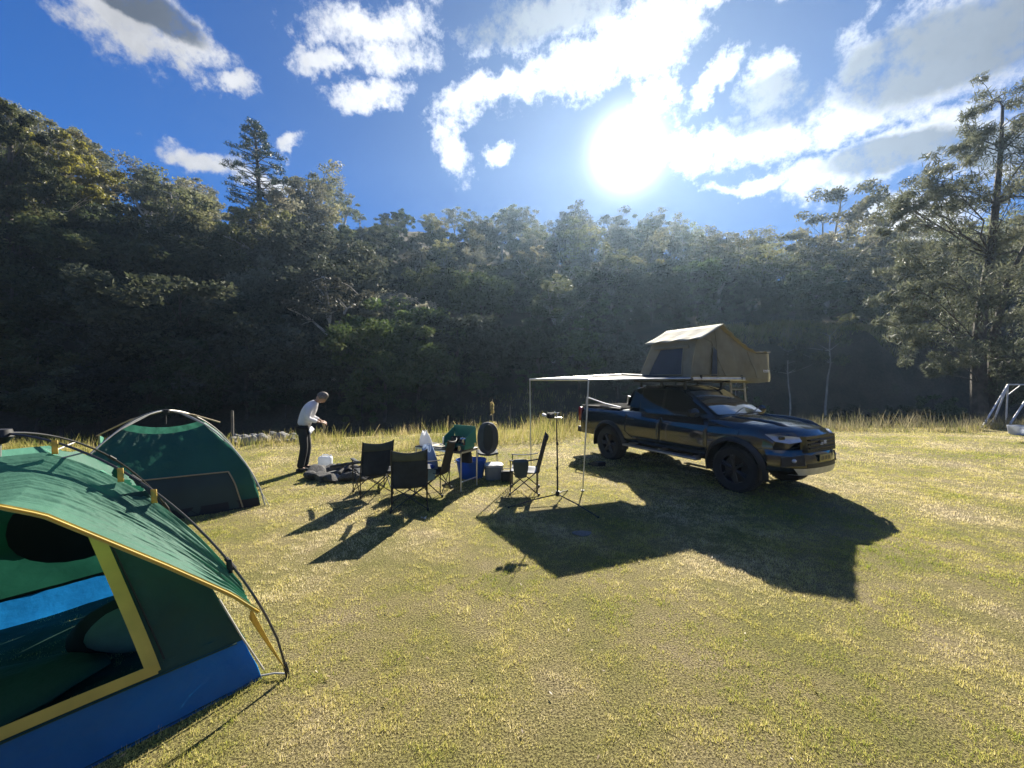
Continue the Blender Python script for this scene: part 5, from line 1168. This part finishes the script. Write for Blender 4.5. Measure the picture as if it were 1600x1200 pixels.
# ------------------------------------------------------------------ camp table and what stands on it
M_tab = mat('table_top', (.07, .065, .06), .45, noise_amt=.2)
NP_ = Vector((-.90, 7.0, 0)); LD = Vector((-.86, .51, 0)); SD = Vector((.51, .86, 0)); TL, TW, TH = 1.12, .52, .72
ta = math.atan2(LD.y, LD.x); TC = NP_ + LD * TL / 2 + SD * TW / 2
tb_ = thing('camp_table', 'folding camp table with dark top and aluminium legs carrying the green stove', 'table', (TC.x, TC.y, 0), ta)
m_ = MB(); m_.box((0, 0, TH - .012), (TL, TW, .022), bev=.006); m_.build('tabletop', M_tab, tb_)
m_ = MB()
for s_ in (-1, 1): m_.box((0, s_ * (TW / 2 - .01), TH - .035), (TL - .02, .018, .03)); m_.box((s_ * (TL / 2 - .01), 0, TH - .035), (.018, TW - .06, .03))
m_.build('frame', M_alu, tb_, smooth=False)
for sx in (-1, 1):
    for sy in (-1, 1): m_ = MB(); m_.tube([(sx * (TL / 2 - .02), sy * (TW / 2 - .02), 0), (sx * (TL / 2 - .02), sy * (TW / 2 - .02), TH - .04)], .0125, 8); m_.build('leg', M_alu, tb_)
    m_ = MB(); m_.tube([(sx * (TL / 2 - .02), -TW / 2 + .02, .16), (sx * (TL / 2 - .02), TW / 2 - .02, .16)], .011, 8); m_.build('stretcher', M_alu, tb_)
def on(a, b, h=TH): return TC + LD * a + Vector((-LD.y, LD.x, 0)) * b + Vector((0, 0, h))     # local a along, b across (b<0: far side is +SD)
def onT(a, b): return NP_ + LD * a + SD * b + Vector((0, 0, TH))
# green stove with lid and wind shields
M_stg = mat('stove_green', (.04, .24, .15), .4, noise_amt=.08)
c_ = onT(.22, .24); st = thing('camp_stove', 'green double-burner camp stove with its lid and wind shields raised', 'stove', c_, ta)
m_ = MB(); m_.box((0, 0, .05), (.46, .30, .09), bev=.008); m_.build('body', M_stg, st)
m_ = MB(); m_.box((0, -.165, .25), (.50, .012, .32), Matrix.Rotation(RAD(-8), 3, 'X'), bev=.004); m_.build('lid', M_stg, st)
for s_ in (-1, 1): m_ = MB(); m_.prism([(-.15, .10), (.16, .10), (.14, .22), (-.16, .38)], lambda a, b: (s_ * .245, a, b), lambda a, b: (s_ * .255, a, b)); m_.build('wind_shield', M_stg, st, smooth=False)
m_ = MB(); 
for i in range(7): m_.tube([(-.21 + .07 * i, -.13, .115), (-.21 + .07 * i, .13, .115)], .004, 5)
for y in (-.12, 0, .12): m_.tube([(-.22, y, .11), (.22, y, .11)], .004, 5)
m_.build('grill', M_steel, st)
for s_ in (-1, 1): m_ = MB(); m_.lathe([(.001, 0), (.02, 0), (.02, .02), (.001, .022)], (s_ * .12, .15, .05), 'y', 12); m_.build('knob', M_trim, st)
def pot(name, loc, r_, h_, m0, label, cat, handle=True, lid=False):
    t_ = thing(name, label, cat, loc); m_ = MB(); m_.lathe([(r_ * .9, 0), (r_, .01), (r_, h_), (r_ * .93, h_), (r_ * .9, .012)], (0, 0, 0), 'z', 20, cap=False); m_.lathe([(.001, .004), (r_ * .95, .004)], (0, 0, 0), 'z', 20); m_.build('bowl', m0, t_)
    if handle: m_ = MB(); m_.tube([(r_, 0, h_ * .8), (r_ + .05, 0, h_ * .85), (r_ + .05, 0, h_ * .35), (r_, 0, h_ * .25)], .006, 6); m_.build('handle', M_trim, t_)
    if lid: m_ = MB(); m_.lathe([(r_ * 1.02, h_), (r_ * .8, h_ + .015), (.012, h_ + .022), (.014, h_ + .04), (.001, h_ + .042)], (0, 0, 0), 'z', 20); m_.build('lid', m0, t_)
    return t_
M_stl = mat('steel_pot', (.5, .5, .5), .25, metal=.9); M_dpot = mat('dark_pot', (.03, .03, .03), .4)
fwd_ = -SD
pot('saucepan', c_ + LD * .10 + Vector((0, 0, .12)), .085, .09, M_dpot, 'dark saucepan standing on the left burner of the green stove', 'saucepan')
pot('pot', c_ - LD * .12 + Vector((0, 0, .12)) + fwd_ * .04, .075, .07, M_stl, 'small steel pot standing on the right burner of the green stove', 'pot', lid=True)
pot('mug', onT(.07, .03), .04, .09, M_stl, 'steel mug on the front corner of the table by the leg', 'mug')
pot('mug', onT(.22, .03), .04, .08, mat('brown_mug', (.12, .06, .03), .4), 'brown mug on the table in front of the green stove', 'mug')
pot('frying_pan', onT(.38, .08), .10, .035, M_dpot, 'black frying pan on the table edge left of the stove', 'pan')
def bottle(loc, r_, h_, m0, label, cat='bottle'):
    t_ = thing('bottle', label, cat, loc); m_ = MB(); m_.lathe([(r_ * .9, 0), (r_, .01), (r_, h_ * .65), (r_ * .4, h_ * .82), (r_ * .4, h_ * .92)], (0, 0, 0), 'z', 14); m_.build('body', m0, t_)
    m_ = MB(); m_.lathe([(r_ * .45, h_ * .92), (r_ * .45, h_), (.001, h_)], (0, 0, 0), 'z', 12); m_.build('cap', M_trim, t_); return t_
bottle(onT(-.02 + .04, .12), .03, .17, mat('amber', (.20, .08, .02), .2), 'brown sauce bottle at the right end of the camp table')
bottle(onT(.62, .30), .035, .13, M_olive, 'dark squat bottle standing left of the cutting board')
m_ = MB(); m_.box((0, 0, .011), (.34, .24, .018), bev=.006); o = m_.build('cutting_board', mat('pale_board', (.66, .58, .40), .6)); o.location = onT(.66, .20); o.rotation_euler = (0, 0, ta); tag(o, 'pale rectangular cutting board lying on the table left of the stove', 'cutting board')
ln = thing('lantern', 'small white camping lantern at the back of the camp table', 'lantern', onT(.74, .42))
m_ = MB(); m_.lathe([(.045, 0), (.045, .03), (.03, .035), (.001, .036)], (0, 0, 0), 'z', 16); m_.build('base', M_lgrey, ln); m_ = MB(); m_.lathe([(.03, .035), (.036, .09), (.03, .15), (.001, .151)], (0, 0, 0), 'z', 16); m_.build('shade', M_white, ln)
m_ = MB(); m_.tube([(-.035, 0, .15), (-.03, 0, .21), (.03, 0, .21), (.035, 0, .15)], .004, 6); m_.build('handle', M_trim, ln)
def bag(name, loc, w_, dp, h_, m0, label, rz=0., seed=1, cat='bag', slump=.4, holder=None):
    """a soft carrier bag: rounded rectangular section, gathered and slumped towards the top"""
    def f(u, v):
        a = 2 * math.pi * u; n_ = 3.2; c, s = math.cos(a), math.sin(a); q = (abs(c) ** n_ + abs(s) ** n_) ** (-1 / n_); k = 1 - slump * v ** 2; wr = 1 + .05 * math.sin(a * 5 + seed + v * 4) + .03 * math.sin(a * 11 + v * 9 + seed)
        return Vector((c * q * w_ / 2 * k * wr + slump * .25 * w_ * v ** 2 * math.sin(seed), s * q * dp / 2 * (1 - .75 * v ** 2) * wr, h_ * v * (1 + .10 * math.sin(a * 2 + seed) * v)))
    t_ = thing(name, label, cat, loc, rz); m_ = MB(); m_.grid(f, 30, 12); m_.lathe([(.001, .003), (min(w_, dp) * .45, .003)], (0, 0, 0), 'z', 12); m_.build('sack', m0, t_, ang=180)
    m_ = MB(); m_.tube([(-w_ * .15, 0, h_ * .93), (-w_ * .1, 0, h_ * 1.12), (w_ * .1, 0, h_ * 1.12), (w_ * .15, 0, h_ * .93)], .006, 6); m_.build('handle', m0, t_); return t_
M_wb = mat('white_plastic_bag', (.70, .71, .73), .5, noise_amt=.05, bump=.008, bscale=20, trans=.4)
M_bb = mat('pale_blue_bag', (.28, .36, .50), .6, noise_amt=.08, bump=.008, bscale=14, trans=.3)
bag('bag', onT(.98, .16), .26, .16, .26, M_wb, 'crumpled white plastic bag standing on the left end of the camp table', ta, 2, slump=.6)
bag('bag', Vector((-1.48, 7.05, .40)), .30, .20, .40, M_bb, 'pale blue carrier bag standing on the loaded chair', .5, 4)
bag('bag', Vector((-1.62, 6.84, .38)), .20, .16, .22, M_wb, 'small white bag tucked in front of the blue carrier bag', 1.5, 1, slump=.7)
m_ = MB(); m_.grid(lambda u, v: Vector((-1.66 + .36 * u, 6.74 + .03 * math.sin(u * 8) - .05 * v, .46 - .34 * v * (1 - .55 * u) + .02 * math.sin(u * 11 + v * 6))), 14, 10); o = m_.build('sheet', mat('sage_sheet', (.24, .33, .27), .8, trans=.25), solid=.004, ang=180); tag(o, 'sage green sheet hanging off the front of the loaded chair', 'sheet')
m_ = MB(); m_.grid(lambda u, v: Vector((-1.60 + .26 * u, 6.80 + .10 * v, .46 + .03 * math.sin(u * 7 + v * 5) + .05 * v)), 10, 6); o = m_.build('shirt', mat('royal_blue_cloth', (.02, .06, .25), .8), solid=.012, ang=180); tag(o, 'royal blue garment thrown over the loaded chair', 'garment')
# black bag hanging under the table
bag('bag', NP_ + LD * .10 + SD * .30 + Vector((0, 0, .46)), .22, .12, .21, M_black, 'small black bag hanging under the right end of the camp table', ta, 3, slump=.1)
# tubs on the ground
def tub(name, loc, w_, dp, h_, m0, label, cat, rz=0., lid=None, taper=.78, n_=4.):
    t_ = thing(name, label, cat, loc, rz)
    def f(u, v):
        a = 2 * math.pi * u; c, s = math.cos(a), math.sin(a); q = (abs(c) ** n_ + abs(s) ** n_) ** (-1 / n_); k = taper + (1 - taper) * v; return Vector((c * q * w_ / 2 * k, s * q * dp / 2 * k, h_ * v))
    m_ = MB(); m_.grid(f, 40, 6); m_.grid(lambda u, v: f(u, 0) * v, 40, 1); 
    m_.build('tub', m0, t_, ang=60, solid=.008)
    m_ = MB(); m_.tube([f(k / 40, 1) + Vector((0, 0, 0)) for k in range(41)], .012, 6); m_.build('rim', m0, t_)
    if lid: m_ = MB(); m_.grid(lambda u, v: Vector((f(u, 1).x * 1.03 * v, f(u, 1).y * 1.03 * v, h_ + .03 - .02 * v ** 6)), 40, 6); m_.grid(lambda u, v: f(u, 1) * 1.0 + Vector((0, 0, .012 - .03 * v)) + Vector((f(u, 1).x, f(u, 1).y, 0)) * .035, 40, 1); m_.build('lid', lid, t_)
    else: m_ = MB(); m_.tube([(-w_ * .5, -.07, h_ - .01), (-w_ * .56, -.06, h_ - .03), (-w_ * .56, .06, h_ - .03), (-w_ * .5, .07, h_ - .01)], .010, 6); m_.build('handle', M_wb, t_)
    return t_
tub('storage_tub', (-.83, 8.05, 0), .60, .44, .36, mat('blue_tub_plastic', (.010, .10, .42), .4, noise_amt=.1, trans=.25), 'open bright blue plastic tub on the grass behind the table', 'tub', .25, n_=2.6)
tub('storage_tub', (-.37, 7.95, 0), .36, .34, .28, mat('grey_tub_plastic', (.17, .19, .21), .5, noise_amt=.1), 'grey round-cornered tub with pale lid beside the blue tub', 'tub', .2, lid=M_wb, taper=.88)
sp_ = thing('cool_box', 'small black box standing between the grey tub and the pale-seated chair', 'box', (-.10, 7.75, 0), .1)
m_ = MB(); m_.box((0, 0, .10), (.22, .17, .20), bev=.015); m_.build('body', M_black, sp_); m_ = MB(); m_.tube([(-.09, 0, .19), (-.07, 0, .245), (.07, 0, .245), (.09, 0, .19)], .008, 6); m_.build('handle', M_lgrey, sp_)
# jerry can by the person
jc = thing('water_container', 'white translucent water container on the grass beside the person', 'water container', (-4.22, 8.95, 0), .2)
M_can = mat('milky_plastic', (.72, .75, .80), .35, noise_amt=.04, trans=.45)
m_ = MB(); m_.box((0, 0, .125), (.29, .19, .25), bev=.035); m_.build('body', M_can, jc, ang=60); m_ = MB(); m_.tube([(-.08, 0, .24), (-.06, 0, .285), (.05, 0, .285), (.07, 0, .24)], .012, 8); m_.build('handle', M_can, jc)
m_ = MB(); m_.lathe([(.025, .245), (.027, .275), (.001, .277)], (.11, 0, 0), 'z', 12); m_.build('cap', M_wb, jc)
# low table with kettle between the two left chairs
lt = thing('side_table', 'low folding side table between the two chairs left of the camp table', 'table', (-2.36, 7.55, 0), .3)
m_ = MB(); m_.box((0, 0, .38), (.42, .32, .02), bev=.006); m_.build('tabletop', M_lgrey, lt)
for a, b in (((-.19, -.14, 0), (.19, -.14, .37)), ((.19, -.14, 0), (-.19, -.14, .37)), ((-.19, .14, 0), (.19, .14, .37)), ((.19, .14, 0), (-.19, .14, .37))): m_ = MB(); m_.tube([a, b], .009, 6); m_.build('leg', M_steel, lt)
kt = thing('kettle', 'round steel camping kettle on the low side table', 'kettle', (-2.30, 7.56, .39))
m_ = MB(); m_.lathe([(.085, 0), (.10, .03), (.09, .10), (.05, .14), (.012, .15), (.014, .17), (.001, .172)], (0, 0, 0), 'z', 20); m_.build('body', M_stl, kt); m_ = MB(); m_.tube([(-.08, 0, .10), (-.07, 0, .22), (.07, 0, .22), (.08, 0, .10)], .006, 6); m_.build('handle', M_trim, kt); m_ = MB(); m_.tube([(.08, 0, .06), (.14, 0, .13)], [.016, .01], 8); m_.build('spout', M_stl, kt)
bag('bag', Vector((-2.48, 7.52, .39)), .17, .14, .20, M_wb, 'small white paper bag next to the kettle on the low side table', .2, 5, slump=.5)
# fire pit
rng = random.Random(8); FC = Vector((-3.42, 8.25, 0)); nst = 15
for i in range(nst):
    a = 2 * math.pi * i / nst + rng.uniform(-.1, .1); s = rng.uniform(.11, .17) * (1.35 if i in (8, 9) else 1); R_ = .66 if i % 2 else .58
    o = bpy.data.objects.new('fire_pit_stone', SK[i % 3]); COL.objects.link(o); o.location = FC + Vector((math.cos(a) * R_ * 1.08, math.sin(a) * R_ * .85, s * .42)); o.rotation_euler = (rng.uniform(-.3, .3), rng.uniform(-.3, .3), rng.random() * 6); o.scale = (s * 1.15, s, s)
    where = 'front' if math.sin(a) < -.5 else ('back' if math.sin(a) > .5 else ('left end' if math.cos(a) < 0 else 'right end'))
    tag(o, 'sooty stone at the %s of the fire pit ring' % where, 'stone', 'stones ringing the fire pit')
M_char = mat('charred_wood', (.018, .016, .015), .85, noise_amt=.5, nscale=12, bump=.01, bscale=25, col2=(.10, .09, .08))
for i, (a0, L, r_, z, lab) in enumerate(((.3, .36, .05, .09, 'thick charred log lying lowest across the ashes of the fire pit'), (1.4, .30, .04, .16, 'shorter charred log propped on top of the fire pit pile'), (2.6, .34, .035, .12, 'thin charred branch at the back of the fire pit'), (-.25, .42, .03, .22, 'grey half-burnt stick poking out towards the chairs'))):
    m_ = MB(); d_ = Vector((math.cos(a0), math.sin(a0), .18)); m_.tube([-d_ * L, Vector((0, 0, .01)), d_ * L], [r_, r_ * 1.1, r_ * .8], 9); o = m_.build('log', M_char); o.location = FC + Vector((0, 0, z)); tag(o, lab, 'log')
m_ = MB(); m_.grid(lambda u, v: FC + Vector((math.cos(2 * math.pi * u) * .66 * v, math.sin(2 * math.pi * u) * .55 * v, .055 * (1 - v ** 2) + .012 * math.sin(u * 31) * v * (1 - v) + .006)), 30, 8); o = m_.build('ash', mat('grey_ash', (.10, .10, .10), .95, noise_amt=.5, nscale=9, bump=.02, bscale=15, col2=(.26, .26, .25))); tag(o, 'grey ash heaped inside the stone fire ring', 'ash', kind='stuff')
# tripod with camera rig
TX, TY = .74, 6.42; tr = thing('tripod', 'thin black tripod stand with low spread legs in front of the awning pole', 'tripod', (TX, TY, 0))
m_ = MB(); m_.tube([(0, 0, .10), (-.005, 0, .70), (-.02, 0, 1.36)], [.016, .013, .010], 10); m_.build('pole', M_pole, tr)
for z in (.55, .95): m_ = MB(); m_.lathe([(.019, z - .025), (.021, z), (.019, z + .025)], (-.007, 0, 0), 'z', 10); m_.build('clamp', M_trim, tr)
m_ = MB(); m_.lathe([(.03, .10), (.035, .13), (.032, .18), (.001, .185)], (0, 0, 0), 'z', 12); m_.build('spider', M_trim, tr)
for q in ((-.79, -.30), (.50, -.74), (.24, .62)): m_ = MB(); m_.tube([(0, 0, .13), (q[0] * .5, q[1] * .5, .085), (q[0], q[1], .014)], [.011, .010, .009], 7); lg = m_.build('leg', M_pole, tr); f_ = MB(); f_.ell((q[0], q[1], .014), (.018, .018, .014), 8, 6); f_.build('foot', M_trim, lg)
cr = thing('camera', 'small black camera with a white lamp on its left clamped on top of the tripod', 'camera', (TX - .02, TY, 1.36))
m_ = MB(); m_.box((-.09, 0, .045), (.12, .07, .09), bev=.012); m_.lathe([(.032, -.09), (.032, -.03), (.028, -.03)], (-.09, 0, .045), 'y', 14); m_.build('body', M_black, cr)
m_ = MB(); m_.box((-.20, -.01, .055), (.07, .05, .045), Matrix.Rotation(RAD(20), 3, 'Y'), bev=.01); m_.build('lamp', M_white, cr)
m_ = MB(); m_.box((-.02, 0, .01), (.22, .035, .02), bev=.005); m_.tube([(.0, 0, .02), (.03, 0, .09), (-.03, 0, .10)], .009, 6); m_.build('bracket', M_alu, cr)
m_ = MB(); m_.tube([(.0, 0, .02), (.0, 0, .26)], .004, 5); m_.build('antenna', M_trim, cr)
# stone in the grass, paper scrap
o = bpy.data.objects.new('stone', RK[1]); COL.objects.link(o); o.location = (.90, 5.08, .01); o.scale = (.13, .09, .04); tag(o, 'flat grey stone lying in the grass in the awning shadow', 'stone')
m_ = MB(); m_.grid(lambda u, v: Vector((.07 * u, .05 * v, .01 + .015 * math.sin(u * 5 + v * 3))), 4, 4); o = m_.build('paper_scrap', M_wb, solid=.002); o.location = Gp(657, 812); tag(o, 'small white paper scrap on the grass by the nearest chair', 'litter')
# swing set and white tub at the right
SG = Gp(1535, 669); sw = thing('swing_set', 'white tubular swing set frame standing at the right edge of the field', 'swing set', (0, 0, 0)); dS = SG.y
M_wp = mat('white_painted_pipe', (.62, .63, .64), .5, noise_amt=.1)
topA = Wp(1575, 601, dS + .9); topB = topA + Vector((3.2, -.9, 0))
for a in (Wp(1535, 669, dS), Wp(1551, 669, dS + 1.0)): m_ = MB(); m_.tube([Vector((a.x, a.y, 0)), topA], .032, 8); m_.build('leg', M_wp, sw)
for a in (Vector((topB.x - 1.1, topB.y - .9, 0)), Vector((topB.x + .2, topB.y + .9, 0))): m_ = MB(); m_.tube([a, topB], .032, 8); m_.build('leg', M_wp, sw)
m_ = MB(); m_.tube([topA, topB], .03, 8); m_.build('top_bar', M_wp, sw)
m_ = MB(); m_.tube([Vector((topA.x, topA.y + .05, 0)), topA], .028, 8); m_.build('upright', M_wp, sw)
m_ = MB(); m_.tube([topA + Vector((.0, 0, -.45)), topA + Vector((.42, -.1, -.02))], .018, 6); m_.build('brace', M_wp, sw)
m_ = MB(); l2 = Wp(1574, 672, dS - .4); m_.tube([Vector((l2.x, l2.y, 0)), Vector((l2.x + 1.0, l2.y + .2, 1.15))], .035, 8); m_.build('slide_leg', M_wp, sw)
wt = Gp(1597, 680); tub('storage_tub', (wt.x + .10, wt.y + .1, 0), .62, .45, .32, M_can, 'white plastic tub on the grass under the swing set', 'tub', 0, taper=.85)

# tell look-alike trees of a small group apart by their order from the left
ORD = ['leftmost', 'second from left', 'third from left'] + ['%s from left' % w for w in 'fourth fifth sixth seventh eighth ninth tenth eleventh twelfth'.split()] + ['%d%s from left' % (i, {1: 'st', 2: 'nd', 3: 'rd'}.get(i % 10 if i > 20 else 0, 'th')) for i in range(13, 60)]
byl = {}
for o in bpy.data.objects:
    if o.parent is None and o.get('category') in ('tree', 'shrub', 'stone', 'rock') and o.get('group'): byl.setdefault(o['label'], []).append(o)
for l, L in byl.items():
    if 1 < len(L) <= 40:
        for o, w_ in zip(sorted(L, key=lambda o: o.location.x / max(.1, o.location.y)), ORD): o['label'] = l + ', ' + w_
